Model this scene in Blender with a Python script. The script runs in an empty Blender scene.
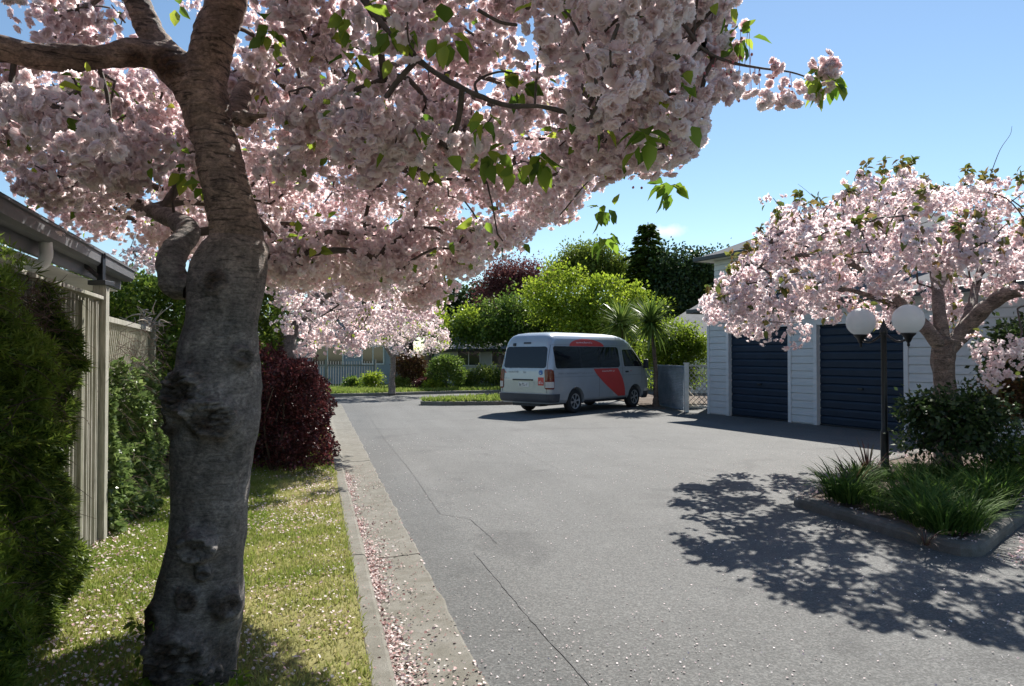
import bpy, bmesh, math, random
import numpy as np
from mathutils import Vector, Matrix, noise as mnoise

rng = np.random.default_rng(7)
random.seed(7)
R = math.radians
scene = bpy.context.scene
COL = scene.collection

# ------------------------------------------------------------------ camera, world, sun, exposure
F_PX, CAM_H, PITCH = 740.0, 1.6, math.atan(13.0 / 740.0)
cam_d = bpy.data.cameras.new('camera')
cam_d.sensor_width = 36.0
cam_d.lens = F_PX / 1024.0 * 36.0
cam_d.clip_start = 0.05
cam_d.clip_end = 3000
cam = bpy.data.objects.new('camera', cam_d)
COL.objects.link(cam)
cam.location = (0, 0, CAM_H)
cam.rotation_euler = (R(90) + PITCH, 0, 0)
scene.camera = cam

SUN_EL = 43.0
SUN_AZ = math.atan2(0.40, 1.0)          # clockwise from +Y
world = bpy.data.worlds.new('World')
scene.world = world
world.use_nodes = True
wn = world.node_tree.nodes
wl = world.node_tree.links
wn.clear()
sky = wn.new('ShaderNodeTexSky')
sky.sky_type = 'NISHITA'
sky.sun_disc = False
sky.sun_elevation = R(SUN_EL)
sky.sun_rotation = SUN_AZ
sky.altitude = 0
sky.air_density = 1.0
sky.dust_density = 0.05
sky.ozone_density = 1.7
# one small wisp of cloud low over the conifer, as a direction mask on the sky itself
tc = wn.new('ShaderNodeTexCoord')
def cloud_mask(px, py, sx, sz, seedv):
    d = Vector(((px - 512) / 740, 1, (343 - py) / 740))
    d.rotate(Matrix.Rotation(PITCH, 3, 'X'))
    d.normalize()
    sub = wn.new('ShaderNodeVectorMath'); sub.operation = 'SUBTRACT'
    wl.new(tc.outputs['Generated'], sub.inputs[0]); sub.inputs[1].default_value = d
    mul = wn.new('ShaderNodeVectorMath'); mul.operation = 'MULTIPLY'
    wl.new(sub.outputs[0], mul.inputs[0]); mul.inputs[1].default_value = (1 / sx, 1 / sx, 1 / sz)
    ln = wn.new('ShaderNodeVectorMath'); ln.operation = 'LENGTH'
    wl.new(mul.outputs[0], ln.inputs[0])
    ns = wn.new('ShaderNodeTexNoise'); ns.inputs['Scale'].default_value = 60; ns.inputs['Detail'].default_value = 5
    wl.new(tc.outputs['Generated'], ns.inputs['Vector'])
    ad = wn.new('ShaderNodeMath'); ad.operation = 'MULTIPLY_ADD'
    wl.new(ns.outputs['Fac'], ad.inputs[0]); ad.inputs[1].default_value = 1.6
    wl.new(ln.outputs['Value'], ad.inputs[2])
    mr = wn.new('ShaderNodeMapRange')
    mr.inputs['From Min'].default_value = 1.75; mr.inputs['From Max'].default_value = 0.7
    wl.new(ad.outputs[0], mr.inputs['Value'])
    return mr.outputs[0]
m1 = cloud_mask(668, 231, 0.030, 0.010, 0)
skymul = wn.new('ShaderNodeMix'); skymul.data_type = 'RGBA'; skymul.blend_type = 'MIX'
wl.new(m1, skymul.inputs[0])
skt = wn.new('ShaderNodeMix'); skt.data_type = 'RGBA'; skt.blend_type = 'MULTIPLY'; skt.inputs[0].default_value = 1.0
wl.new(sky.outputs[0], skt.inputs[6]); skt.inputs[7].default_value = (0.97, 1.03, 1.03, 1)
wl.new(skt.outputs[2], skymul.inputs[6])
skymul.inputs[7].default_value = (8.2, 8.4, 8.6, 1)
bg = wn.new('ShaderNodeBackground'); bg.inputs['Strength'].default_value = 0.072
wl.new(skymul.outputs[2], bg.inputs['Color'])
wo = wn.new('ShaderNodeOutputWorld')
wl.new(bg.outputs[0], wo.inputs['Surface'])

sun_d = bpy.data.lights.new('sun', 'SUN')
sun_d.energy = 5.0
sun_d.angle = R(0.5)
sun_d.color = (1.0, 0.955, 0.88)
sun = bpy.data.objects.new('sun', sun_d)
COL.objects.link(sun)
to_sun = Vector((math.sin(SUN_AZ) * math.cos(R(SUN_EL)), math.cos(SUN_AZ) * math.cos(R(SUN_EL)), math.sin(R(SUN_EL))))
sun.rotation_euler = to_sun.to_track_quat('Z', 'Y').to_euler()
sun.location = (8, 20, 20)

scene.render.engine = 'CYCLES'
scene.view_settings.view_transform = 'Standard'
scene.view_settings.look = 'None'
scene.view_settings.gamma = 1
scene.view_settings.use_curve_mapping = False
scene.view_settings.exposure = 0.90
scene.cycles.max_bounces = 8
scene.cycles.diffuse_bounces = 4
scene.cycles.transmission_bounces = 6
scene.cycles.transparent_max_bounces = 8
scene.cycles.sample_clamp_indirect = 6
scene.cycles.use_denoising = True

# ------------------------------------------------------------------ helpers: pixels to metres
CP, SP = math.cos(PITCH), math.sin(PITCH)
def at(px, py, Y):
    x, z = (px - 512) / F_PX, (343 - py) / F_PX
    yy, zz = CP - z * SP, SP + z * CP
    return Vector((x * Y / yy, Y, CAM_H + zz * Y / yy))
def gnd(px, py, z=0.0):
    x, zc = (px - 512) / F_PX, (343 - py) / F_PX
    yy, zz = CP - zc * SP, SP + zc * CP
    s = (z - CAM_H) / zz
    return Vector((x * s, yy * s, z))
def project(P):
    P = np.asarray(P, float)
    x, y, z = P[:, 0], P[:, 1], P[:, 2] - CAM_H
    yc = y * CP + z * SP
    zc = -y * SP + z * CP
    yc = np.where(yc < 0.05, 0.05, yc)
    return 512 + F_PX * x / yc, 343 - F_PX * zc / yc
def inside(poly, px, py):
    poly = np.asarray(poly, float)
    res = np.zeros(len(px), bool)
    j = len(poly) - 1
    for i in range(len(poly)):
        xi, yi = poly[i]; xj, yj = poly[j]
        c = ((yi > py) != (yj > py)) & (px < (xj - xi) * (py - yi) / (yj - yi + 1e-12) + xi)
        res ^= c
        j = i
    return res

# road axis: u runs across the drive (to the right), v along it
RD = Vector((-0.256, 0.967, 0)); RE = Vector((0.967, 0.256, 0))
def uv(u, v, z=0.0):
    return Vector((u * RE.x + v * RD.x, u * RE.y + v * RD.y, z))

# ------------------------------------------------------------------ helpers: materials
def new_mat(name):
    m = bpy.data.materials.new(name); m.use_nodes = True
    nt = m.node_tree; nt.nodes.clear()
    out = nt.nodes.new('ShaderNodeOutputMaterial')
    return m, nt, out
def ramp(nt, fac, stops, interp='LINEAR'):
    r = nt.nodes.new('ShaderNodeValToRGB')
    r.color_ramp.interpolation = interp
    e = r.color_ramp.elements
    while len(e) > 1: e.remove(e[-1])
    e[0].position = stops[0][0]; e[0].color = (*stops[0][1], 1)
    for p, c in stops[1:]:
        n = e.new(p); n.color = (*c, 1)
    nt.links.new(fac, r.inputs[0])
    return r.outputs[0]
def noise(nt, scale, detail=4, rough=0.55, vec=None, dist=0.0):
    n = nt.nodes.new('ShaderNodeTexNoise')
    n.inputs['Scale'].default_value = scale; n.inputs['Detail'].default_value = detail
    n.inputs['Roughness'].default_value = rough; n.inputs['Distortion'].default_value = dist
    if vec is not None: nt.links.new(vec, n.inputs['Vector'])
    return n.outputs['Fac']
def mapping(nt, scale=(1, 1, 1), rot=(0, 0, 0), coord='Object'):
    t = nt.nodes.new('ShaderNodeTexCoord'); m = nt.nodes.new('ShaderNodeMapping')
    m.inputs['Scale'].default_value = scale; m.inputs['Rotation'].default_value = rot
    nt.links.new(t.outputs[coord], m.inputs['Vector'])
    return m.outputs[0]
def mix(nt, fac, a, b, mode='MIX'):
    m = nt.nodes.new('ShaderNodeMix'); m.data_type = 'RGBA'; m.blend_type = mode
    for s, v in ((0, fac), (6, a), (7, b)):
        if isinstance(v, (int, float)): m.inputs[s].default_value = v
        elif isinstance(v, tuple): m.inputs[s].default_value = (*v, 1)
        else: nt.links.new(v, m.inputs[s])
    return m.outputs[2]
def math_n(nt, op, a, b=0.0, c=0.0):
    m = nt.nodes.new('ShaderNodeMath'); m.operation = op
    for i, v in enumerate((a, b, c)):
        if isinstance(v, (int, float)): m.inputs[i].default_value = v
        else: nt.links.new(v, m.inputs[i])
    return m.outputs[0]
def bump(nt, h, strength=0.3, dist=0.01):
    b = nt.nodes.new('ShaderNodeBump'); b.inputs['Strength'].default_value = strength
    b.inputs['Distance'].default_value = dist
    nt.links.new(h, b.inputs['Height'])
    return b.outputs[0]
def principled(nt, out, color, rough=0.6, normal=None, metallic=0.0, spec=0.5, coat=0.0):
    p = nt.nodes.new('ShaderNodeBsdfPrincipled')
    if isinstance(color, tuple): p.inputs['Base Color'].default_value = (*color, 1)
    else: nt.links.new(color, p.inputs['Base Color'])
    if isinstance(rough, (int, float)): p.inputs['Roughness'].default_value = rough
    else: nt.links.new(rough, p.inputs['Roughness'])
    p.inputs['Metallic'].default_value = metallic
    p.inputs['Specular IOR Level'].default_value = spec
    p.inputs['Coat Weight'].default_value = coat
    if normal is not None: nt.links.new(normal, p.inputs['Normal'])
    nt.links.new(p.outputs[0], out.inputs['Surface'])
    return p
def plain(name, color, rough=0.6, var=0.15, scale=8, metallic=0.0, spec=0.5, bumpk=0.0, coat=0.0, coord='Object', stretch=(1, 1, 1)):
    m, nt, out = new_mat(name)
    v = mapping(nt, stretch, coord=coord)
    n = noise(nt, scale, 6, 0.6, v)
    c0 = tuple(x * (1 - var) for x in color); c1 = tuple(min(1, x * (1 + var)) for x in color)
    c = ramp(nt, n, [(0.3, c0), (0.7, c1)])
    nrm = bump(nt, noise(nt, scale * 6, 4, 0.6, v), bumpk, 0.01) if bumpk else None
    principled(nt, out, c, rough, nrm, metallic, spec, coat)
    return m
def attr(nt, name):
    a = nt.nodes.new('ShaderNodeAttribute'); a.attribute_name = name
    return a.outputs['Fac']
def leaf_mat(name, stops, trans=0.45, rough=0.45, gloss=0.06, tipcol=None, tipfac=None, tint=(1.0, 1.0, 1.0)):
    """leaf or petal: diffuse + translucent + a little gloss, colour from a random value per leaf"""
    m, nt, out = new_mat(name)
    c = ramp(nt, attr(nt, 'rnd'), stops)
    if tipcol is not None:
        c = mix(nt, ramp(nt, attr(nt, 'tip'), tipfac), c, tipcol)
    d = nt.nodes.new('ShaderNodeBsdfDiffuse'); nt.links.new(c, d.inputs[0])
    t = nt.nodes.new('ShaderNodeBsdfTranslucent')
    nt.links.new(mix(nt, 1.0, c, tint, 'MULTIPLY'), t.inputs[0])
    ms = nt.nodes.new('ShaderNodeMixShader'); ms.inputs[0].default_value = trans
    nt.links.new(d.outputs[0], ms.inputs[1]); nt.links.new(t.outputs[0], ms.inputs[2])
    g = nt.nodes.new('ShaderNodeBsdfGlossy'); g.inputs['Roughness'].default_value = rough
    g.inputs['Color'].default_value = (1, 1, 1, 1)
    m2 = nt.nodes.new('ShaderNodeMixShader'); m2.inputs[0].default_value = gloss
    m2.inputs[0].default_value = gloss * 0.4
    nt.links.new(ms.outputs[0], m2.inputs[1]); nt.links.new(g.outputs[0], m2.inputs[2])
    nt.links.new(m2.outputs[0], out.inputs['Surface'])
    return m

# ------------------------------------------------------------------ helpers: objects
def tag(o, label=None, cat=None, group=None, kind=None):
    if label: o['label'] = label
    if cat: o['category'] = cat
    if group: o['group'] = group
    if kind: o['kind'] = kind
    return o
def empty(name, loc=(0, 0, 0), rz=0.0, **k):
    o = bpy.data.objects.new(name, None); COL.objects.link(o)
    o.empty_display_size = 0.2
    o.location = loc; o.rotation_euler = (0, 0, rz)
    return tag(o, **k)
def np_obj(name, chunks, mats, parent=None, smooth=False):
    """chunks: list of (V (n,3), F (m,k), rnd (n,), tip (n,), material index)"""
    me = bpy.data.meshes.new(name)
    Vs, tot, starts, loops, midx, rn, tp = [], 0, [], [], [], [], []
    lo = 0
    for V, F, r, t, mi in chunks:
        if len(V) == 0: continue
        Vs.append(V); k = F.shape[1]
        loops.append((F + tot).ravel()); starts.append(lo + np.arange(len(F)) * k)
        lo += F.size; tot += len(V)
        midx.append(np.full(len(F), mi)); rn.append(r); tp.append(t)
    if tot:
        V = np.concatenate(Vs).astype(np.float32); L = np.concatenate(loops).astype(np.int32)
        S = np.concatenate(starts).astype(np.int32); MI = np.concatenate(midx).astype(np.int32)
        me.vertices.add(tot); me.vertices.foreach_set('co', V.ravel())
        me.loops.add(len(L)); me.loops.foreach_set('vertex_index', L)
        me.polygons.add(len(S)); me.polygons.foreach_set('loop_start', S)
        me.polygons.foreach_set('material_index', MI)
        for nm, arr in (('rnd', rn), ('tip', tp)):
            a = me.attributes.new(nm, 'FLOAT', 'POINT')
            a.data.foreach_set('value', np.concatenate(arr).astype(np.float32))
        me.update(calc_edges=True); me.validate()
        if smooth:
            me.polygons.foreach_set('use_smooth', np.ones(len(S), bool))
    for m in (mats if isinstance(mats, (list, tuple)) else [mats]): me.materials.append(m)
    o = bpy.data.objects.new(name, me); COL.objects.link(o)
    if parent: o.parent = parent
    return o
def bm_obj(name, bm, mats, parent=None, smooth=False, fix=True):
    if fix: bmesh.ops.recalc_face_normals(bm, faces=bm.faces)
    me = bpy.data.meshes.new(name); bm.to_mesh(me); bm.free()
    for m in (mats if isinstance(mats, (list, tuple)) else [mats]): me.materials.append(m)
    if smooth:
        for p in me.polygons: p.use_smooth = True
    o = bpy.data.objects.new(name, me); COL.objects.link(o)
    if parent: o.parent = parent
    return o
def bx(bm, x0, x1, y0, y1, z0, z1, bevel=0.0, M=None):
    r = bmesh.ops.create_cube(bm, size=1.0)
    vs = r['verts']
    for v in vs:
        v.co = Vector(((x0 + x1) / 2 + v.co.x * (x1 - x0), (y0 + y1) / 2 + v.co.y * (y1 - y0), (z0 + z1) / 2 + v.co.z * (z1 - z0)))
    if bevel:
        es = list({e for v in vs for e in v.link_edges})
        rb = bmesh.ops.bevel(bm, geom=es, offset=bevel, segments=2, affect='EDGES', profile=0.5)
        vs = list({v for f in rb['faces'] for v in f.verts} | {v for v in vs if v.is_valid})
    if M is not None:
        for v in vs: v.co = M @ v.co
    return vs
def bar(bm, a, b, w, h, up=Vector((0, 0, 1)), bevel=0.0):
    a, b = Vector(a), Vector(b); d = b - a; L = d.length; x = d.normalized()
    if abs(x.dot(up)) > 0.98: up = Vector((0, 1, 0))
    y = up.cross(x).normalized(); z = x.cross(y)
    M = Matrix((x, y, z)).transposed().to_4x4(); M.translation = a
    bx(bm, 0, L, -w / 2, w / 2, -h / 2, h / 2, bevel, M)
def catmull(P, n):
    P = [np.asarray(p, float) for p in P]
    P = [2 * P[0] - P[1]] + P + [2 * P[-1] - P[-2]]
    out = []
    for i in range(1, len(P) - 2):
        for k in range(n):
            t = k / n
            out.append(0.5 * ((2 * P[i]) + (-P[i - 1] + P[i + 1]) * t + (2 * P[i - 1] - 5 * P[i] + 4 * P[i + 1] - P[i + 2]) * t * t + (-P[i - 1] + 3 * P[i] - 3 * P[i + 1] + P[i + 2]) * t ** 3))
    out.append(P[-2])
    return np.array(out)
def loft(pts, rad, nseg, disp=None, cap=True):
    """tube along dense points; disp(pos (n,3), normal (n,3)) -> outward displacement"""
    pts = np.asarray(pts, float); n = len(pts)
    rad = np.asarray(rad, float)
    T = np.gradient(pts, axis=0); T /= np.linalg.norm(T, axis=1)[:, None] + 1e-12
    ref = np.array([0, 1.0, 0]) if abs(T[0][1]) < 0.9 else np.array([1.0, 0, 0])
    N = np.zeros_like(pts)
    a = ref - T[0] * ref.dot(T[0]); N[0] = a / np.linalg.norm(a)
    for i in range(1, n):
        a = N[i - 1] - T[i] * N[i - 1].dot(T[i]); N[i] = a / np.linalg.norm(a)
    B = np.cross(T, N)
    th = np.linspace(0, 2 * np.pi, nseg, endpoint=False)
    D = N[:, None, :] * np.cos(th)[None, :, None] + B[:, None, :] * np.sin(th)[None, :, None]
    V = pts[:, None, :] + D * rad[:, None, None]
    V = V.reshape(-1, 3); D = D.reshape(-1, 3)
    if disp is not None: V = V + D * disp(V, D)[:, None]
    i = np.arange(n - 1)[:, None]; j = np.arange(nseg)[None, :]; j2 = (j + 1) % nseg
    F = np.stack([i * nseg + j, i * nseg + j2, (i + 1) * nseg + j2, (i + 1) * nseg + j], -1).reshape(-1, 4)
    if cap:
        c0 = len(V); V = np.vstack([V, pts[-1:] + T[-1:] * rad[-1] * 0.4])
        jj = np.arange(0, nseg)
        e = (n - 1) * nseg
        F = np.vstack([F, np.stack([e + jj, e + (jj + 1) % nseg, np.full(nseg, c0), np.full(nseg, c0)], -1)]) if False else F
        extra = np.stack([e + jj[::2], e + (jj[::2] + 1) % nseg, e + (jj[::2] + 2) % nseg, np.full(len(jj[::2]), c0)], -1)
        F = np.vstack([F, extra])
    return V, F
def tube_chunk(P, r, nseg=8, n=6, mi=0, rnd=0.5, disp=None):
    pts = catmull(P, n)
    k = np.linspace(0, len(r) - 1, len(pts)); rad = np.interp(k, np.arange(len(r)), r)
    V, F = loft(pts, rad, nseg, disp)
    return (V, F, np.full(len(V), rnd), np.zeros(len(V)), mi)
def fnoise(V, s, seed=0.0):
    """fast value noise as a sum of sines with random directions"""
    g = np.random.default_rng(int(seed * 1000) + 11)
    out = np.zeros(len(V))
    for k in range(9):
        d = g.normal(size=3); d /= np.linalg.norm(d)
        out += np.sin(V @ d * s * g.uniform(0.6, 1.7) * 6.28 + g.uniform(0, 6.28))
    return out / 3.0
def frames(Z, roll=None):
    """rotation matrices (columns x,y,z) with z along Z"""
    Z = Z / (np.linalg.norm(Z, axis=1)[:, None] + 1e-9)
    n = len(Z)
    ref = np.where((np.abs(Z[:, 2]) < 0.9)[:, None], np.array([[0, 0, 1.0]]), np.array([[1.0, 0, 0]]))
    X = np.cross(ref, Z); X /= np.linalg.norm(X, axis=1)[:, None] + 1e-9
    Y = np.cross(Z, X)
    a = rng.uniform(0, 2 * np.pi, n) if roll is None else roll
    c, s = np.cos(a)[:, None], np.sin(a)[:, None]
    X2, Y2 = X * c + Y * s, -X * s + Y * c
    return np.stack([X2, Y2, Z], -1)
def frames_y(Yd, roll_sd=0.6):
    """leaf frames: y along Yd, z (face normal) roughly up with random roll"""
    Yd = Yd / (np.linalg.norm(Yd, axis=1)[:, None] + 1e-9)
    up = np.tile([0, 0, 1.0], (len(Yd), 1)) + rng.normal(0, roll_sd, (len(Yd), 3))
    X = np.cross(Yd, up); X /= np.linalg.norm(X, axis=1)[:, None] + 1e-9
    Z = np.cross(X, Yd)
    return np.stack([X, Yd, Z], -1)
def instance(T, pos, M, scale, rnd, mi=0):
    TV, TF, TT = T
    N = len(pos)
    if N == 0: return (np.zeros((0, 3)), np.zeros((0, TF.shape[1]), int), np.zeros(0), np.zeros(0), mi)
    sc = np.asarray(scale, float)
    if sc.ndim == 0: sc = np.full(N, float(sc))
    V = np.einsum('nij,vj->nvi', M, TV) * (sc[:, None, None] if sc.ndim == 1 else 1) + pos[:, None, :]
    F = (TF[None] + (np.arange(N) * len(TV))[:, None, None]).reshape(-1, TF.shape[1])
    return (V.reshape(-1, 3), F, np.repeat(rnd, len(TV)), np.tile(TT, N), mi)

# ---- templates (unit size)
def T_leaf2(w=0.30, fold=0.12, droop=0.15):            # 6 quads-ish pointed leaf, length 1
    ys = [0, 0.25, 0.6, 1.0]; ws = [0.03, w, w * 0.85, 0.01]
    V = []
    for y, ww in zip(ys, ws):
        z = -droop * y * y
        V += [(-ww, y, z + fold * ww / w), (0, y, z), (ww, y, z + fold * ww / w)]
    F = []
    for i in range(3):
        a = i * 3
        F += [(a, a + 1, a + 4, a + 3), (a + 1, a + 2, a + 5, a + 4)]
    V = np.array(V); return V, np.array(F), V[:, 1].copy()
def T_leaf1(w=0.32):
    V = np.array([(0, 0, 0), (w, 0.45, 0.06), (0, 1, -0.05), (-w, 0.45, 0.06)], float)
    return V, np.array([(0, 1, 2, 3)]), V[:, 1].copy()
def T_blade(w=0.05, bend=0.35):
    V = np.array([(-w, 0, 0), (w, 0, 0), (w * 0.8, bend * 0.25, 0.55), (-w * 0.8, bend * 0.25, 0.55), (w * .1, bend, 1), (-w * .1, bend, 1)], float)
    return V, np.array([(0, 1, 2, 3), (3, 2, 4, 5)]), V[:, 2].copy()
def T_strap(w=0.03, bend=0.5, seg=5):
    V = []
    for i in range(seg + 1):
        t = i / seg
        ww = w * (1 - t ** 2.5) + 0.002
        a = bend * t * 1.6
        z = math.sin(a) / max(bend * 1.6, 1e-3) if bend else t
        y = (1 - math.cos(a)) / max(bend * 1.6, 1e-3) if bend else 0
        V += [(-ww, y, z), (ww, y, z)]
    F = [(2 * i, 2 * i + 1, 2 * i + 3, 2 * i + 2) for i in range(seg)]
    V = np.array(V); return V, np.array(F), np.repeat(np.linspace(0, 1, seg + 1), 2)
def T_blossom(petals, seed, rows=2):
    """double blossom, radius about 0.5, opening towards +z; every petal cupped and notched"""
    g = np.random.default_rng(seed)
    V, F, T = [], [], []
    for k in range(petals):
        wh = k / petals
        el = 0.25 + 1.05 * wh + g.normal(0, 0.12)               # outer petals flat, inner ones upright
        az = k * 2.39996 + g.normal(0, 0.25)
        L = 0.50 * (1 - 0.32 * wh) * g.uniform(0.88, 1.12)
        W = 0.24 * (1 - 0.25 * wh) * g.uniform(0.9, 1.15)
        d = np.array([math.cos(az) * math.cos(el), math.sin(az) * math.cos(el), math.sin(el)])
        s = np.array([-math.sin(az), math.cos(az), 0])
        nrm = np.cross(d, s)
        base = len(V)
        cup = g.uniform(0.02, 0.14)
        ys = [0.05, 0.55, 1.0] if rows == 2 else [0.05, 1.0]
        for i, y in enumerate(ys):
            for xk in (-1, 0, 1) if rows == 2 else (-1, 1):
                ww = W * (0.25 if i == 0 else (1.0 if i == 1 and rows == 2 else 0.72))
                yy = y - (0.10 if (xk == 0 and i == len(ys) - 1) else 0)
                z = -cup * abs(xk) * ww * 2 + 0.10 * math.sin(y * 3) * (1 if i < 2 else -0.4) + g.normal(0, 0.045)
                V.append(d * L * yy + s * ww * xk - nrm * z * 0.6)
                T.append(y)
        if rows == 2:
            for i in range(2):
                for j in range(2):
                    a = base + i * 3 + j
                    F.append((a, a + 1, a + 4, a + 3))
        else:
            F.append((base, base + 1, base + 3, base + 2))
    return np.array(V), np.array(F), np.array(T)
T_L2, T_L1, T_BL = T_leaf2(), T_leaf1(), T_blade()
BLOSSOM_HI = [T_blossom(20, s) for s in (1, 2, 3)]
BLOSSOM_MID = [T_blossom(15, s, 1) for s in (7, 8, 9)]
BLOSSOM_LO = [T_blossom(9, s, 1) for s in (4, 5, 6)]

# ------------------------------------------------------------------ materials
M = {}
M['petal'] = leaf_mat('pink_petal', [(0, (0.90, 0.74, 0.75)), (0.35, (0.94, 0.83, 0.83)), (0.75, (0.965, 0.90, 0.895)), (1, (0.97, 0.945, 0.935))],
                      trans=0.70, gloss=0.015, tipcol=(0.76, 0.48, 0.50), tipfac=[(0.0, (0, 0, 0)), (0.12, (0.6,) * 3), (0.35, (1, 1, 1))], tint=(1.0, 0.975, 0.975))
# tip: 0 at the petal base (deeper pink) -> 1 at the rim
def fix_tip(m):
    # swap so the base colour is the dark one
    nt = m.node_tree
    for n in nt.nodes:
        if n.type == 'MIX' and n.blend_type == 'MIX':
            a = n.inputs[6].links[0].from_socket if n.inputs[6].links else None
            col = tuple(n.inputs[7].default_value)
            if a is not None:
                nt.links.remove(n.inputs[6].links[0]); n.inputs[6].default_value = col
                nt.links.new(a, n.inputs[7])
fix_tip(M['petal'])
M['petal_fallen'] = leaf_mat('fallen_petal', [(0, (0.62, 0.36, 0.38)), (0.4, (0.78, 0.62, 0.62)), (1, (0.88, 0.82, 0.80))], trans=0.25, gloss=0.02)
M['petal_red'] = leaf_mat('fallen_petal_pink', [(0, (0.24, 0.10, 0.085)), (0.25, (0.50, 0.32, 0.30)), (0.55, (0.70, 0.57, 0.54)), (1, (0.82, 0.75, 0.71))], trans=0.15, gloss=0.02)
M['bud'] = plain('bud', (0.42, 0.12, 0.14), 0.5, 0.3, 30)
M['cherry_leaf'] = leaf_mat('cherry_leaf', [(0, (0.09, 0.17, 0.02)), (0.5, (0.20, 0.32, 0.035)), (1, (0.42, 0.48, 0.06))], trans=0.65, gloss=0.05)
M['bronze_leaf'] = leaf_mat('young_bronze_leaf', [(0, (0.10, 0.14, 0.03)), (0.5, (0.20, 0.22, 0.05)), (1, (0.26, 0.16, 0.07))], trans=0.45, gloss=0.05)
def greens(name, a, b, c, trans=0.4, gloss=0.05, rough=0.4):
    return leaf_mat(name, [(0, a), (0.5, b), (1, c)], trans=trans, gloss=gloss, rough=rough)
M['hedge_leaf'] = greens('hedge_leaf', (0.04, 0.08, 0.014), (0.11, 0.18, 0.025), (0.24, 0.32, 0.05), .45)
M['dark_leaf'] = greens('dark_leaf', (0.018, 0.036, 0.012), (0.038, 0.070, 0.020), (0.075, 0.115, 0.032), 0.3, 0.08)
M['lime_leaf'] = greens('lime_leaf', (0.14, 0.21, 0.02), (0.26, 0.35, 0.03), (0.40, 0.48, 0.05), 0.6)
M['mid_leaf'] = greens('mid_leaf', (0.05, 0.10, 0.02), (0.12, 0.19, 0.03), (0.22, 0.30, 0.05), 0.5)
M['olive_leaf'] = greens('olive_leaf', (0.08, 0.12, 0.02), (0.15, 0.20, 0.03), (0.24, 0.30, 0.05), 0.45)
M['maroon_leaf'] = greens('maroon_leaf', (0.035, 0.012, 0.012), (0.085, 0.022, 0.024), (0.24, 0.07, 0.07), 0.35, 0.08)
M['maroon_tree_leaf'] = greens('maroon_tree_leaf', (0.08, 0.028, 0.032), (0.18, 0.065, 0.068), (0.30, 0.14, 0.12), 0.4, 0.03)
M['rust_leaf'] = greens('rust_leaf', (0.05, 0.02, 0.010), (0.09, 0.04, 0.018), (0.15, 0.10, 0.03), 0.25)
M['needle'] = greens('needle_leaf', (0.028, 0.05, 0.010), (0.08, 0.13, 0.02), (0.22, 0.28, 0.05), 0.3, 0.04)
M['pale_climber'] = greens('climber_leaf', (0.07, 0.12, 0.03), (0.14, 0.21, 0.06), (0.28, 0.36, 0.12), 0.4, 0.1, 0.35)
M['strap_leaf'] = greens('strap_leaf', (0.035, 0.075, 0.015), (0.07, 0.14, 0.025), (0.13, 0.21, 0.045), 0.4, 0.03, 0.6)
M['bronze_strap'] = greens('bronze_strap', (0.05, 0.02, 0.02), (0.10, 0.05, 0.04), (0.12, 0.10, 0.04), 0.3, 0.08)
M['palm_leaf'] = greens('cabbage_leaf', (0.06, 0.10, 0.02), (0.12, 0.19, 0.035), (0.24, 0.30, 0.07), 0.35, 0.10, 0.3)
M['grass'] = greens('grass_blade', (0.50, 0.44, 0.22), (0.31, 0.35, 0.09), (0.18, 0.27, 0.045), 0.4, 0.03)
M['dry_twig'] = plain('dry_twig', (0.10, 0.065, 0.05), 0.9, 0.3, 20)
M['pale_wood'] = plain('pale_dead_wood', (0.34, 0.29, 0.23), 0.85, 0.3, 20, bumpk=0.4)

def bark_mat(name, lo, mid, hi, band=14, lent=True, bstr=0.5):
    m, nt, out = new_mat(name)
    v = mapping(nt, (1, 1, 1))
    n1 = noise(nt, 7, 10, 0.72, v, 0.8)
    vb = mapping(nt, (2.2, 2.2, band))
    n2 = noise(nt, 3.4, 7, 0.62, vb, 1.0)
    n3 = noise(nt, 48, 6, 0.75, mapping(nt, (1, 1, 1.5)))
    c = ramp(nt, n1, [(0.28, lo), (0.5, mid), (0.72, hi)])
    if lent:
        band_f = ramp(nt, n2, [(0.38, (0.18,) * 3), (0.46, (1,) * 3), (0.60, (1,) * 3), (0.67, (1.5,) * 3)])
        c = mix(nt, math_n(nt, 'MULTIPLY_ADD', attr(nt, 'rnd'), 0.62, 0.34), c, band_f, 'MULTIPLY')
    c = mix(nt, 0.7, c, ramp(nt, n3, [(0.35, (0.30,) * 3), (0.62, (1.5,) * 3)]), 'MULTIPLY')
    # burls and wound scars (attribute painted where they sit) are dark and corky
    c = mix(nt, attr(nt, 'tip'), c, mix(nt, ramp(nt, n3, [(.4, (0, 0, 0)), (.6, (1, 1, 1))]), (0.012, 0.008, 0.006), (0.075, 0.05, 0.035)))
    c = mix(nt, attr(nt, 'rnd'), c, mix(nt, 1.0, c, (1.35, 1.0, 0.80), 'MULTIPLY'))
    h = math_n(nt, 'MULTIPLY_ADD', n2, 0.8, n3)
    principled(nt, out, c, 0.7, bump(nt, h, bstr * 1.6, 0.02), spec=0.35)
    return m
M['bark'] = bark_mat('cherry_bark', (0.080, 0.073, 0.068), (0.180, 0.165, 0.155), (0.37, 0.34, 0.315))
M['bark_far'] = bark_mat('tree_bark', (0.06, 0.05, 0.04), (0.12, 0.10, 0.085), (0.20, 0.17, 0.14), band=6, bstr=0.4)
M['twig'] = plain('twig_bark', (0.085, 0.065, 0.055), 0.8, 0.35, 25, bumpk=0.3)

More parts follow.
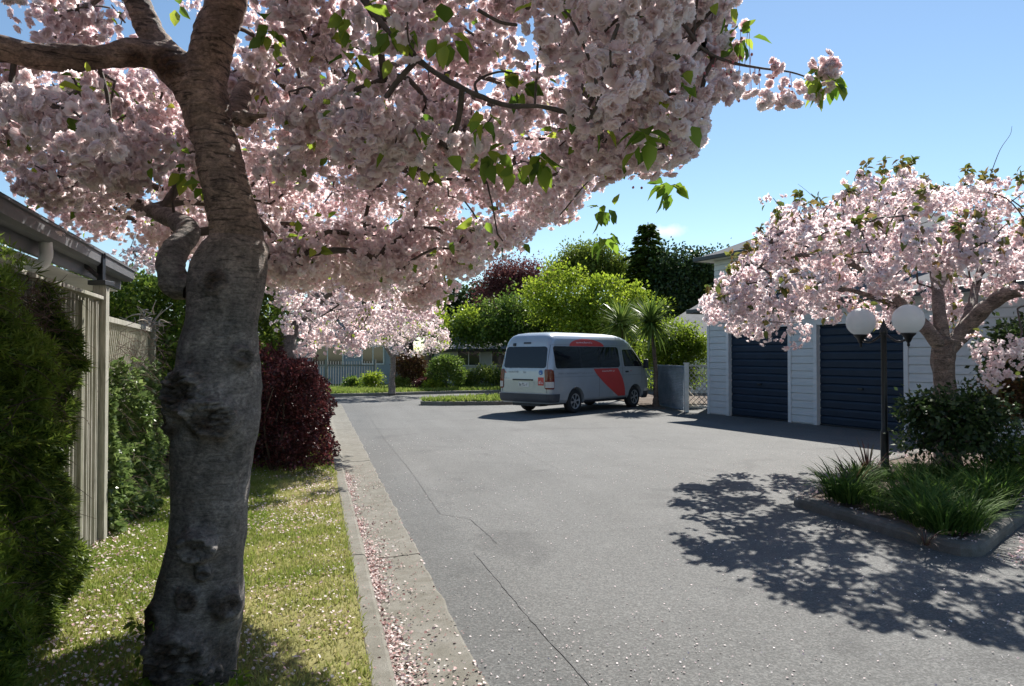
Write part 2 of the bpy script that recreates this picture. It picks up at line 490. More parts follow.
def asphalt():
    m, nt, out = new_mat('asphalt')
    v = mapping(nt)
    vo = nt.nodes.new('ShaderNodeTexVoronoi'); vo.inputs['Scale'].default_value = 95; nt.links.new(v, vo.inputs['Vector'])
    sc_ = nt.nodes.new('ShaderNodeSeparateColor'); nt.links.new(vo.outputs['Color'], sc_.inputs[0])
    fine = math_n(nt, 'MULTIPLY_ADD', sc_.outputs[0], 0.55, math_n(nt, 'MULTIPLY', noise(nt, 60, 5, 0.7, v), 0.45))
    mid = noise(nt, 30, 5, 0.6, v)
    big = noise(nt, 0.55, 6, 0.6, v, 0.8)
    vr = mapping(nt, (1, 1, 1), (0, 0, R(-15)))
    vr2 = nt.nodes.new('ShaderNodeMapping'); vr2.inputs['Scale'].default_value = (1.6, 0.16, 1); nt.links.new(vr, vr2.inputs[0])
    streak = noise(nt, 1.0, 5, 0.55, vr2.outputs[0])
    c = ramp(nt, fine, [(0.12, (0.072, 0.072, 0.070)), (0.5, (0.114, 0.1145, 0.111)), (0.82, (0.185, 0.185, 0.178))])
    c = mix(nt, 0.75, c, ramp(nt, big, [(0.25, (0.80,) * 3), (0.75, (1.13,) * 3)]), 'MULTIPLY')
    c = mix(nt, 0.6, c, ramp(nt, streak, [(0.3, (0.82,) * 3), (0.7, (1.15,) * 3)]), 'MULTIPLY')
    c = mix(nt, 0.5, c, ramp(nt, mid, [(0.3, (0.86,) * 3), (0.7, (1.1,) * 3)]), 'MULTIPLY')
    # older, darker strip of seal between the channel and the paving joint
    sep = nt.nodes.new('ShaderNodeSeparateXYZ'); nt.links.new(v, sep.inputs[0])
    u = math_n(nt, 'ADD', math_n(nt, 'MULTIPLY', sep.outputs[0], RE.x), math_n(nt, 'MULTIPLY', sep.outputs[1], RE.y))
    u = math_n(nt, 'ADD', u, math_n(nt, 'MULTIPLY', math_n(nt, 'SUBTRACT', noise(nt, 3, 4, 0.6, v), 0.5), 0.10))
    c = mix(nt, 1.0, c, ramp(nt, math_n(nt, 'MULTIPLY', u, 0.5), [(0.58, (0.86, 0.87, 0.88)), (0.68, (1, 1, 1))]), 'MULTIPLY')
    st = noise(nt, 0.9, 3, 0.5, v, 1.5)
    c = mix(nt, 0.8, c, ramp(nt, st, [(0.30, (0.72, 0.72, 0.73)), (0.40, (0.97,) * 3), (0.62, (1.0,) * 3), (0.70, (1.10,) * 3)]), 'MULTIPLY')
    h = math_n(nt, 'MULTIPLY_ADD', fine, 0.7, mid)
    principled(nt, out, c, 0.86, bump(nt, h, 0.55, 0.006), spec=0.3)
    return m
M['asphalt'] = asphalt()
M['seam'] = plain('asphalt_joint', (0.085, 0.085, 0.085), 0.9, 0.3, 20)
M['concrete'] = None
def concrete(name, base, tint=(1.0, 0.96, 0.86), moss=0.35):
    m, nt, out = new_mat(name)
    v = mapping(nt)
    fine = noise(nt, 180, 3, 0.7, v); mid = noise(nt, 9, 8, 0.65, v, 0.4); big = noise(nt, 1.6, 5, 0.6, v)
    c = ramp(nt, fine, [(0.25, tuple(base * .62 * t for t in tint)), (0.55, tuple(base * t for t in tint)), (0.8, tuple(base * 1.4 * t for t in tint))])
    c = mix(nt, 0.8, c, ramp(nt, mid, [(0.3, (0.68, 0.66, 0.60)), (0.65, (1.12, 1.12, 1.12))]), 'MULTIPLY')
    c = mix(nt, moss, c, ramp(nt, big, [(0.35, (0.5, 0.5, 0.40)), (0.6, (1, 1, 1))]), 'MULTIPLY')
    principled(nt, out, c, 0.88, bump(nt, math_n(nt, 'ADD', fine, mid), 0.5, 0.008), spec=0.25)
    return m
M['concrete'] = concrete('concrete', 0.215, (1.0, 0.955, 0.84))
M['kerb_dark'] = concrete('old_kerb', 0.165, (1, 0.97, 0.93), 0.4)
def soil_mat(name, a, b, c_):
    m, nt, out = new_mat(name)
    v = mapping(nt)
    n1 = noise(nt, 14, 8, 0.7, v); n2 = noise(nt, 1.3, 4, 0.6, v)
    c = mix(nt, 0.5, ramp(nt, n1, [(0.3, a), (0.55, b), (0.75, c_)]), ramp(nt, n2, [(0.3, a), (0.7, c_)]))
    principled(nt, out, c, 0.95, bump(nt, n1, 0.7, 0.03), spec=0.1)
    return m
M['lawn'] = soil_mat('lawn_turf', (0.14, 0.14, 0.05), (0.24, 0.24, 0.09), (0.36, 0.31, 0.16))
M['far_grass'] = soil_mat('verge_grass', (0.09, 0.13, 0.025), (0.15, 0.21, 0.04), (0.24, 0.28, 0.07))
M['soil'] = soil_mat('bed_soil', (0.05, 0.035, 0.025), (0.12, 0.09, 0.07), (0.26, 0.22, 0.19))
M['earth'] = soil_mat('ground_earth', (0.06, 0.08, 0.025), (0.10, 0.13, 0.04), (0.16, 0.17, 0.07))

def fence_wood(name, a, b, c_, moss=0.0):
    m, nt, out = new_mat(name)
    v = mapping(nt, (14, 14, 1.1)); v2 = mapping(nt, (1, 1, 1))
    g = noise(nt, 4, 8, 0.65, v, 0.6); n2 = noise(nt, 2.2, 5, 0.6, v2)
    c = ramp(nt, g, [(0.3, a), (0.52, b), (0.75, c_)])
    c = mix(nt, 0.55, c, ramp(nt, n2, [(0.32, (0.62, 0.66, 0.55)), (0.62, (1.1, 1.1, 1.1))]), 'MULTIPLY')
    principled(nt, out, c, 0.85, bump(nt, g, 0.5, 0.006), spec=0.2)
    return m
M['fence'] = fence_wood('weathered_fence', (0.20, 0.19, 0.165), (0.36, 0.345, 0.30), (0.50, 0.48, 0.43))
M['fence_post'] = fence_wood('mossy_post', (0.10, 0.10, 0.07), (0.20, 0.195, 0.15), (0.33, 0.32, 0.26))
M['lattice'] = fence_wood('lattice_wood', (0.28, 0.26, 0.22), (0.42, 0.40, 0.35), (0.56, 0.54, 0.49))
M['white_wood'] = plain('white_painted_wood', (0.66, 0.66, 0.62), 0.55, 0.12, 6)
M['board'] = plain('weatherboard_paint', (0.54, 0.57, 0.585), 0.5, 0.06, 2.5, stretch=(1, 1, 3))
M['board_trim'] = plain('trim_paint', (0.60, 0.62, 0.635), 0.5, 0.06, 3)
M['blue_door'] = plain('navy_door_paint', (0.010, 0.022, 0.044), 0.5, 0.15, 3, spec=0.3)
M['dark_gutter'] = plain('dark_gutter', (0.035, 0.037, 0.04), 0.4, 0.2, 6)
M['roof'] = plain('grey_roof', (0.11, 0.115, 0.125), 0.95, 0.2, 5, bumpk=0.2, spec=0.1)
M['cream'] = plain('cream_soffit', (0.62, 0.60, 0.55), 0.6, 0.08, 4)
M['fascia'] = plain('grey_fascia', (0.115, 0.12, 0.13), 0.45, 0.15, 4)
M['pvc'] = plain('white_pvc', (0.78, 0.78, 0.78), 0.35, 0.04, 6)
M['black_metal'] = plain('black_paint_metal', (0.010, 0.011, 0.015), 0.38, 0.25, 18, spec=0.5)
M['glass_dark'] = plain('dark_window', (0.03, 0.035, 0.04), 0.06, 0.1, 3, spec=0.8)
M['far_wall'] = plain('pale_wall', (0.45, 0.47, 0.48), 0.7, 0.1, 3)
M['far_fence'] = fence_wood('grey_fence', (0.12, 0.125, 0.13), (0.19, 0.195, 0.20), (0.27, 0.27, 0.27))
def globe_mat():
    m, nt, out = new_mat('opal_globe')
    d = nt.nodes.new('ShaderNodeBsdfTranslucent'); d.inputs[0].default_value = (0.80, 0.86, 0.90, 1)
    g = nt.nodes.new('ShaderNodeBsdfPrincipled')
    c = ramp(nt, noise(nt, 5, 5, 0.6, mapping(nt)), [(0.3, (0.74, 0.77, 0.79)), (0.7, (0.86, 0.89, 0.91))])
    nt.links.new(c, g.inputs['Base Color']); g.inputs['Roughness'].default_value = 0.22
    mx = nt.nodes.new('ShaderNodeMixShader'); mx.inputs[0].default_value = 0.45
    nt.links.new(g.outputs[0], mx.inputs[1]); nt.links.new(d.outputs[0], mx.inputs[2]); nt.links.new(mx.outputs[0], out.inputs[0])
    return m
M['globe'] = globe_mat()

# ------------------------------------------------------------------ SETTING: ground, road, lawn, kerb
def sheet(name, pts, z, mat, kind='structure', thick=0.0, parent=None):
    bm = bmesh.new()
    vs = [bm.verts.new((p[0], p[1], z)) for p in pts]
    f = bm.faces.new(vs)
    if f.normal.z < 0: bmesh.ops.reverse_faces(bm, faces=[f])
    bm.normal_update()
    if f.normal.z < 0: bmesh.ops.reverse_faces(bm, faces=[f])
    if thick:
        r = bmesh.ops.extrude_face_region(bm, geom=[f])
        for v in r['geom']:
            if isinstance(v, bmesh.types.BMVert): v.co.z = z - thick
        bmesh.ops.recalc_face_normals(bm, faces=bm.faces)
    o = bm_obj(name, bm, mat, parent, fix=False)
    return tag(o, kind=kind) if kind else o
sheet('ground', [(-900, -300), (900, -300), (900, 1500), (-900, 1500)], -0.05, M['earth'])
sheet('road', [(-0.3, -8), (30, -8), (30, 37), (-60, 44), (-60, 24), uv(0.5, 24), uv(0.5, -7)], 0.0, M['asphalt'], thick=0.03)

# lawn: gently uneven sheet
def lawn_z(x, y): return 0.035 + 0.012 * math.sin(1.3 * x + 0.7) * math.sin(0.9 * y)
bm = bmesh.new()
NU, NV = 40, 90
grid = []
for i in range(NU + 1):
    row = []
    for j in range(NV + 1):
        u = 0.262 - (i / NU) ** 1.5 * 6.5; v = -6 + j / NV * 29
        p = uv(u, v); edge = 1.0 if i > 1 else 0.0
        z = (lawn_z(p.x, p.y) if i > 1 else 0.034)
        row.append(bm.verts.new((p.x, p.y, z)))
    grid.append(row)
for i in range(NU):
    for j in range(NV):
        bm.faces.new((grid[i][j], grid[i + 1][j], grid[i + 1][j + 1], grid[i][j + 1]))
lawn = tag(bm_obj('lawn', bm, M['lawn'], smooth=True), kind='structure')
for p in lawn.data.polygons:
    pass
# concrete channel and kerb, cast in bays with joints between them
prof = [(0.245, -0.03), (0.25, 0.030), (0.262, 0.040), (0.355, 0.040), (0.372, 0.032), (0.385, 0.012), (0.42, 0.004), (0.60, 0.004), (0.79, 0.016), (0.803, 0.013), (0.806, -0.03)]
bm = bmesh.new()
v0 = -5.0; bay = 2.74
k = 0
while v0 < 24:
    v1 = v0 + bay - 0.005
    du = random.uniform(-0.006, 0.006); dz = random.uniform(-0.003, 0.003)
    n = 26
    rows = []
    for j in range(n + 1):
        v = v0 + (v1 - v0) * j / n
        rag = 0.006 * math.sin(v * 4.3) + 0.006 * math.sin(v * 13.1 + 1) + random.uniform(-.007, .007)
        rows.append([bm.verts.new(uv(pu + du + (rag if pu > 0.78 else 0), v, pz + dz)) for pu, pz in prof])
    for a, b in zip(rows, rows[1:]):
        for i in range(len(prof) - 1): bm.faces.new((a[i], a[i + 1], b[i + 1], b[i]))
    bm.faces.new(rows[0]); bm.faces.new(rows[-1])
    v0 += bay; k += 1
tag(bm_obj('kerb_channel', bm, M['concrete']), kind='structure')

# joints and cracks in the seal (thin sheets 3-4 mm above the road)
def crack(pts, w, z=0.004):
    bm = bmesh.new()
    P = [np.array(p[:2]) for p in pts]
    fine = []
    for a, b in zip(P, P[1:]):
        n = max(2, int(np.linalg.norm(b - a) / 0.08))
        for i in range(n): fine.append(a + (b - a) * i / n + rng.normal(0, 0.0035, 2))
    fine.append(P[-1])
    prev = None
    for i, p in enumerate(fine):
        q = fine[min(i + 1, len(fine) - 1)] - fine[max(i - 1, 0)]; q = np.array([-q[1], q[0]]) / (np.linalg.norm(q) + 1e-9)
        ww = w * rng.uniform(0.25, 0.85)
        c = (bm.verts.new((*(p - q * ww / 2), z)), bm.verts.new((*(p + q * ww / 2), z)))
        if prev: bm.faces.new((prev[0], prev[1], c[1], c[0]))
        prev = c
    return bm
g2 = lambda *a: tuple(gnd(*a))[:2]
for pts, w in (([g2(600, 700), g2(590, 686), g2(520, 607), g2(474, 553)], 0.012), ([g2(497, 543), g2(470, 519), g2(440, 514)], 0.010),
               ([g2(440, 514), g2(410, 470), g2(385, 440), g2(366, 412)], 0.010), ([g2(494, 533), g2(560, 534), g2(640, 529), g2(700, 520)], 0.006),
               ([g2(580, 440), g2(640, 458), g2(720, 480)], 0.008), ([g2(560, 470), g2(500, 440), g2(420, 432)], 0.006)):
    tag(bm_obj('road_joint', crack(pts, w), M['seam']), kind='structure')

# far side: verge, island tongue with grass, kerbs
def kerb_line(name, pts, w=0.15, h=0.12, mat='concrete', z0=-0.03, r=0.03, closed=False):
    bm = bmesh.new()
    P = [Vector((p[0], p[1], 0)) for p in pts]
    sec = [(-w / 2, z0), (-w / 2, h - r), (-w / 2 + r * .3, h - r * .3), (-w / 2 + r, h), (w / 2 - r, h), (w / 2 - r * .3, h - r * .3), (w / 2, h - r), (w / 2, z0)]
    rows = []
    n = len(P)
    for i, p in enumerate(P):
        a = P[(i - 1) % n] if (closed or i > 0) else p
        b = P[(i + 1) % n] if (closed or i < n - 1) else p
        d1 = (p - a).normalized() if (p - a).length else (b - p).normalized(); d2 = (b - p).normalized() if (b - p).length else d1
        d = (d1 + d2).normalized(); nn = Vector((-d.y, d.x, 0)); sc = 1 / max(0.5, nn.dot(Vector((-d1.y, d1.x, 0))))
        rows.append([bm.verts.new(p + nn * s * sc + Vector((0, 0, zz))) for s, zz in sec])
    for a, b in list(zip(rows, rows[1:])) + ([(rows[-1], rows[0])] if closed else []):
        for i in range(len(sec) - 1): bm.faces.new((a[i], a[i + 1], b[i + 1], b[i]))
    if not closed: bm.faces.new(rows[0]); bm.faces.new(rows[-1])
    return tag(bm_obj(name, bm, M[mat]), kind='structure')
def dens(pts, step=0.4, wob=0.0):
    out = []
    for a, b in zip(pts, pts[1:]):
        a, b = Vector(a[:2]), Vector(b[:2]); n = max(1, int((b - a).length / step))
        for i in range(n):
            q = a + (b - a) * i / n
            out.append((q.x + random.uniform(-wob, wob), q.y + random.uniform(-wob, wob)))
    out.append(tuple(Vector(pts[-1][:2])))
    return out
verge_edge = [(-40, 30.0), (-14, 28.5), (-8.5, 28.6), (-5.5, 29.8), (-2.5, 31.6), (1.5, 33.0), (8, 34.4), (26, 36)]
kerb_line('far_kerb', dens(verge_edge, 1.0), 0.16, 0.12)
sheet('verge', verge_edge + [(26, 60), (-40, 60)], 0.10, M['far_grass'], thick=0.12)
isl = [(-2.9, 24.1), (-2.2, 23.95), (-0.6, 24.2), (0.9, 24.9), (2.1, 26.3), (2.0, 27.2), (1.0, 27.3), (-0.6, 26.3), (-2.3, 25.2), (-2.95, 24.5)]
kerb_line('island_kerb', dens(isl + [isl[0]], 0.5)[:-1], 0.15, 0.13, closed=True)
sheet('island_turf', isl, 0.115, M['far_grass'], thick=0.10)

# ------------------------------------------------------------------ cherry trees
def grow(limb_nodes, limb_parent, limb_rad, clumps, r_tip=0.004, expo=2.3, max_r=0.06):
    """attach every clump to the nearest node already on the tree; thickness from what each piece carries"""
    nodes = [np.array(p) for p in limb_nodes]; n0 = len(nodes)
    pathd = [0.0] * n0
    arr = np.array(nodes + [np.zeros(3)] * len(clumps)); pl = np.zeros(len(arr))
    dist0 = np.array([np.min(np.linalg.norm(arr[:n0] - c, axis=1)) for c in clumps])
    order = np.argsort(dist0); parent = {}
    cnt = n0
    for oi in order:
        c = clumps[oi]
        d = np.linalg.norm(arr[:cnt] - c, axis=1)
        j = int(np.argmin(d + 0.35 * pl[:cnt]))
        # a node halfway bends the new twig
        arr[cnt] = c; pl[cnt] = pl[j] + d[j]; parent[cnt] = j; cnt += 1
    load = np.zeros(len(arr)); load[n0:] = r_tip ** expo
    for i in range(cnt - 1, n0 - 1, -1):
        load[i] = max(load[i], 1e-12)
        j = parent[i]
        if j >= n0: load[j] += load[i]
    rad = np.minimum(load ** (1 / expo), max_r)
    segs = []
    for i in range(n0, cnt):
        j = parent[i]
        segs.append((arr[j], arr[i], (rad[i] * 1.05 if j < n0 else min(rad[j], rad[i] * 1.35)), rad[i]))
    return segs
def twig_chunk(segs, nseg=6, sag=0.10, mi=0):
    ch = []
    for a, b, r0, r1 in segs:
        L = np.linalg.norm(b - a)
        if L < 1e-4: continue
        m = (a + b) / 2 + rng.normal(0, 0.07 * L, 3) + np.array([0, 0, sag * L])
        if L > 0.5: P = [a, a + (m - a) * 0.5 + rng.normal(0, .03 * L, 3), m, m + (b - m) * 0.55 + rng.normal(0, .03 * L, 3), b]
        else: P = [a, m, b]
        ch.append(tube_chunk(P, [r0, (r0 + r1) / 2, r1], nseg, 2, mi))
    return ch
def limb_sample(pts, k=8, skip=0):
    c = catmull(pts, k); return [p for p in c[skip:]]

def blossoms(centres, per, rc, size, templ, flat=0.75, poly=None, down=0.35, jit=10):
    n = len(centres)
    cnt = np.maximum(3, rng.poisson(per * rng.uniform(.55, 1.45, n)))
    idx = np.repeat(np.arange(n), cnt)
    off = rng.normal(0, 1, (len(idx), 3)); off /= np.linalg.norm(off, axis=1)[:, None]
    off *= (rng.uniform(0.15, 1, len(idx)) ** 0.45)[:, None]
    rr = np.repeat(rc * rng.uniform(0.7, 1.3, n), cnt)
    P = centres[idx] + off * rr[:, None] * np.array([1, 1, flat])
    P[:, 2] -= rr * 0.25
    nz = off + np.array([0, 0, -down]) + rng.normal(0, 0.35, off.shape)
    ok = np.ones(len(P), bool)
    if poly is not None:
        px, py = project(P)
        ok = inside(poly, px + rng.normal(0, jit, len(px)), py + rng.normal(0, jit, len(py)))
    P, nz = P[ok], nz[ok]
    clr = np.clip(np.repeat(rng.uniform(0, 0.55, n), cnt)[ok] + rng.uniform(0, 0.45, len(P)), 0, 1)
    Ms = frames(nz); sc = size * np.clip(rng.normal(0.96, 0.17, len(P)), .45, 1.25)
    w = rng.integers(0, len(templ), len(P)); ch = []
    for t in range(len(templ)):
        s = w == t
        ch.append(instance(templ[t], P[s], Ms[s], sc[s], clr[s]))
    return ch, P
def leaves_at(centres, per, rc, size, T=T_L2, droop=-0.5, mi=0, poly=None, rndlo=0, rndhi=1):
    n = len(centres)
    cnt = rng.poisson(per, n); idx = np.repeat(np.arange(n), cnt)
    d = rng.normal(0, 1, (len(idx), 3)); d /= np.linalg.norm(d, axis=1)[:, None] + 1e-9
    P = centres[idx] + d * (rc * rng.uniform(0.2, 1.0, len(idx)))[:, None]
    yd = d + np.array([0, 0, droop]) + rng.normal(0, 0.3, d.shape)
    if poly is not None:
        px, py = project(P); ok = inside(poly, px, py); P, yd = P[ok], yd[ok]
    return instance(T, P, frames_y(yd), size * rng.uniform(0.6, 1.2, len(P)), rng.uniform(rndlo, rndhi, len(P)), mi)

# ---- the near cherry: trunk with burls
TY = 3.62
def tp(px, py, dy=0.0): return np.array(at(px, py, TY + dy))
cher = empty('cherry_tree', (tp(190, 690)[0], TY, 0.03), label='big leaning cherry tree with a burled grey trunk, nearest on the left lawn', cat='tree', group='flowering cherry trees')
def rel(ch, e):
    l = np.array(e.location)
    return [(V - l, F, a, b, m) for V, F, a, b, m in ch]
prof_px = [(705, 188, 50), (690, 190, 46), (668, 192, 45), (640, 196, 44), (600, 199, 45.5), (560, 203, 42), (520, 209, 40), (480, 212, 39.5), (445, 215, 41), (410, 219, 42), (380, 221, 41),
           (350, 221, 41), (320, 225, 40), (300, 227, 39), (280, 230, 38), (262, 234, 36), (248, 237, 33), (238, 238, 27)]
c0 = catmull([tp(x, y) for y, x, w in prof_px], 22)
rr0 = np.interp(np.linspace(0, len(prof_px) - 1, len(c0)), np.arange(len(prof_px)), [w * TY / F_PX * (0.93 if y > 300 else 0.97) for y, x, w in prof_px])
BURLS = [((214, 536), 0.062, 0.055), ((197, 640), 0.11, 0.045), ((203, 390), 0.095, 0.034), ((228, 414), 0.085, 0.034), ((250, 356), 0.045, 0.022), ((218, 562), 0.03, 0.03),
         ((234, 596), 0.06, 0.022), ((205, 585), 0.045, 0.018), ((222, 660), 0.05, 0.02), ((228, 286), 0.05, 0.012), ((185, 420), 0.06, 0.018), ((170, 610), 0.07, 0.012)]
bc = []
for (bx_, by_), rad_, amp_ in BURLS:
    i = int(np.argmin(np.abs(c0[:, 2] - tp(bx_, by_)[2])))
    P = tp(bx_, by_); dx = np.clip((P[0] - c0[i][0]) / rr0[i], -0.96, 0.96)
    bc.append((np.array([c0[i][0] + dx * rr0[i], c0[i][1] - math.sqrt(1 - dx * dx) * rr0[i], P[2]]), rad_ * 1.15, amp_ * 1.1))
def trunk_disp(V, D):
    th = np.arctan2(D[:, 1], D[:, 0])
    o = 0.010 * fnoise(V, 1.1, 1) + 0.005 * fnoise(V, 4.0, 2) + 0.0030 * fnoise(V * [1, 1, .5], 14, 3)
    # roots flaring to the ground, shallow flutes
    low = np.clip((0.55 - V[:, 2]) / 0.55, 0, 1)
    o += low ** 2 * (0.026 * np.maximum(0, np.cos(th * 5 + 0.6)))
    o += 0.006 * np.cos(th * 3 + V[:, 2] * 1.5)
    for P, r, a in bc:
        d = np.linalg.norm((V - P), axis=1) / r
        lump = np.exp(-(d ** 2.6)) * a * 1.3
        rim = np.exp(-((d - 0.80) / 0.20) ** 2) * a * 0.55
        rough = (np.abs(fnoise(V, 16, 5)) * 0.6 + np.abs(fnoise(V, 34, 6)) * 0.4) * a * 0.9 * np.exp(-(d ** 3))
        o += lump + rim + rough - np.exp(-((d) / 0.40) ** 2) * a * 0.75
    return o
V, F = loft(c0, rr0, 200, trunk_disp)
burl = np.zeros(len(V))
for P, r, a in bc:
    d = np.linalg.norm(V - P, axis=1) / r + 0.22 * fnoise(V, 9, 7)
    burl = np.maximum(burl, np.clip(2.3 - d * 1.9, 0, 1) * (0.85 + 0.15 * np.clip(fnoise(V, 22, 17), -1, 1)))
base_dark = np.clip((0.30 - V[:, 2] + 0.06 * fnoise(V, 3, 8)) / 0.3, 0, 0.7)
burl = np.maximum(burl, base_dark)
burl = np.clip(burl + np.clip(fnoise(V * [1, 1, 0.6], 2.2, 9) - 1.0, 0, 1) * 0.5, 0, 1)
warm = np.clip((V[:, 2] - 1.75) / 0.6, 0, 0.7)
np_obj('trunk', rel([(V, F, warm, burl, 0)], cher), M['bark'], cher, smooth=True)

FORK = np.array(tp(165, 70, -.10)); CUT = np.array(tp(243, 122, -.08))
ivp = np.array([tp(px_, py_, -.16) for px_, py_ in zip(rng.normal(156, 9, 34), rng.uniform(622, 700, 34))] + [tp(px_, py_, -.24) for px_, py_ in zip(rng.normal(205, 26, 16), rng.uniform(676, 700, 16))])
# __IVY__
def limb_disp(V, D):
    o = 0.0050 * fnoise(V, 4, 12) + 0.0022 * fnoise(V, 15, 13) + 0.0015 * np.abs(np.sin(V[:, 2] * 95 + 3 * fnoise(V, 2, 15)))
    for P, r_, a_ in ((FORK, .085, .022), (CUT, .05, .03)):
        d = np.linalg.norm(V - P, axis=1) / r_
        o += np.exp(-d ** 2) * a_ * (1 + .5 * fnoise(V, 20, 16)) - np.exp(-(d / .4) ** 2) * a_ * .6
    return o
def limb(name, P, radii, parent, e, nseg=40, k=26, warmv=0.95, knots=()):
    pts = catmull(P, k); rad = np.interp(np.linspace(0, len(radii) - 1, len(pts)), np.arange(len(radii)), radii)
    V, F = loft(pts, rad, nseg, limb_disp)
    t = np.clip(fnoise(V, 2.5, 14) - 1.1, 0, 1) * 0.6
    for kp, kr in knots:
        t = np.maximum(t, np.clip(1.5 - np.linalg.norm(V - kp, axis=1) / kr, 0, 0.9))
    return np_obj(name, rel([(V, F, np.full(len(V), warmv), t, 0)], e), M['bark'], parent, smooth=True)
s = TY / F_PX
stemP = [tp(236, 275, 0.02), tp(238, 250, 0.01), tp(232, 215, 0.0), tp(221, 165), tp(212, 130), tp(206, 108), tp(200, 88, 0.0)]
limb('main_stem', stemP, [28 * s, 27 * s, 23.5 * s, 22.5 * s, 22 * s, 23.5 * s, 26 * s], cher, cher, 90, 40,
     knots=[(tp(243, 120, -0.10), 0.07), (tp(165, 72, -.1), 0.07)])
left_limb = [tp(200, 86, 0.02), tp(172, 64, -0.0), tp(140, 52, -0.05), tp(95, 57, -0.12), (tp(40, 56, -0.2)), tp(0, 48, -0.28), tp(-80, 34, -0.45), tp(-220, -20, -0.7), tp(-420, -120, -0.8)]
up_limb = [tp(198, 88, 0.02), tp(168, 62, 0.02), tp(152, 35, 0.02), tp(140, 8, 0.0), tp(128, -25, -0.05), tp(100, -110, -0.2), tp(60, -230, -0.5), tp(20, -330, -.9)]
right_limb = [tp(203, 100, 0.0), tp(208, 66, 0.0), tp(214, 36, -0.05), tp(226, 6, -0.1), tp(246, -50, -0.25), tp(300, -120, -0.5), tp(400, -190, -0.9), tp(560, -260, -1.3), tp(760, -330, -1.7)]
back_limb = [tp(214, 150, 0.05), tp(235, 110, 0.25), tp(262, 60, 0.7), tp(300, 0, 1.3), tp(340, -60, 2.0), tp(380, -120, 3.0)]
low_limb = [tp(190, 290, 0.08), tp(176, 283, 0.10), tp(171, 266, 0.12), tp(180, 246, 0.22), tp(186, 228, 0.40), tp(160, 214, 0.9), tp(120, 196, 1.4), tp(70, 160, 2.0), tp(0, 130, 2.6)]
limb('limb', left_limb, [20 * s, 16 * s, 13 * s, 12 * s, 12 * s, 12 * s, 11 * s, 9 * s, 4 * s], cher, cher, 60, knots=[(tp(137, 60, -.1), .05), (tp(162, 66, -.1), .09)])
limb('limb', up_limb, [20 * s, 17 * s, 13.5 * s, 12.5 * s, 12 * s, 10 * s, 7 * s, 4 * s], cher, cher, 60, knots=[(tp(165, 62, -.08), .09)])
limb('limb', right_limb, [22 * s, 20.5 * s, 19 * s, 18.5 * s, 17 * s, 14 * s, 12 * s, 8 * s, 4 * s], cher, cher, 60)
limb('limb', back_limb, [.04, .055, .045, .035, .025, .01], cher, cher, 30)
limb('limb', low_limb, [.045, .078, .072, .062, .058, .048, .038, .025, .012], cher, cher, 40, warmv=0.3)
limb('limb_stub', [tp(235, 118, -0.05), tp(250, 117, -0.10), tp(270, 115, -0.14), tp(287, 118, -0.16)], [.022, .014, .009, .006], cher, cher, 16)

# thin limbs that cross the picture under the blossom
front_twig = [np.array(at(330, -60, 2.9)), np.array(at(362, -4, 2.85)), np.array(at(392, 35, 2.8)), np.array(at(426, 66, 2.75)), np.array(at(462, 88, 2.7)), np.array(at(505, 105, 2.65)), np.array(at(545, 107, 2.62)), np.array(at(588, 120, 2.6))]
ch_tw = [tube_chunk([np.array(at(300, -120, 3.1))] + front_twig, [.016, .0145, .0125, .0115, .011, .0105, .009, .0085, .0075], 12, 10, disp=lambda V, D: 0.0012 * fnoise(V, 20, 3))]
ch_tw.append(tube_chunk([np.array(at(478, 96, 2.69)), np.array(at(476, 82, 2.72)), np.array(at(498, 72, 2.75)), np.array(at(520, 74, 2.77))], [.006, .005, .004, .0025], 8, 8))
ch_tw.append(tube_chunk([np.array(at(478, 10, 2.5)), np.array(at(500, 22, 2.5)), np.array(at(517, 25, 2.5))], [.007, .006, .006], 8, 8))
tip_twig = [np.array(at(600, -60, 2.7)), np.array(at(655, -15, 2.75)), np.array(at(684, 25, 2.8)), np.array(at(704, 50, 2.82)), np.array(at(730, 62, 2.85)), np.array(at(760, 68, 2.9)), np.array(at(790, 72, 2.95)), np.array(at(812, 79, 3.0))]
ch_tw.append(tube_chunk(tip_twig, [.012, .010, .008, .007, .006, .0045, .0035, .003], 10, 8))
ch_tw.append(tube_chunk([np.array(at(700, -20, 2.8)), np.array(at(695, 20, 2.82)), np.array(at(693, 72, 2.84))], [.006, .005, .004], 8, 8))
ch_tw.append(tube_chunk([np.array(at(560, 215, 3.9)), np.array(at(600, 172, 3.6)), np.array(at(645, 176, 3.4)), np.array(at(665, 186, 3.3))], [.004, .0035, .003, .0015], 6, 5))

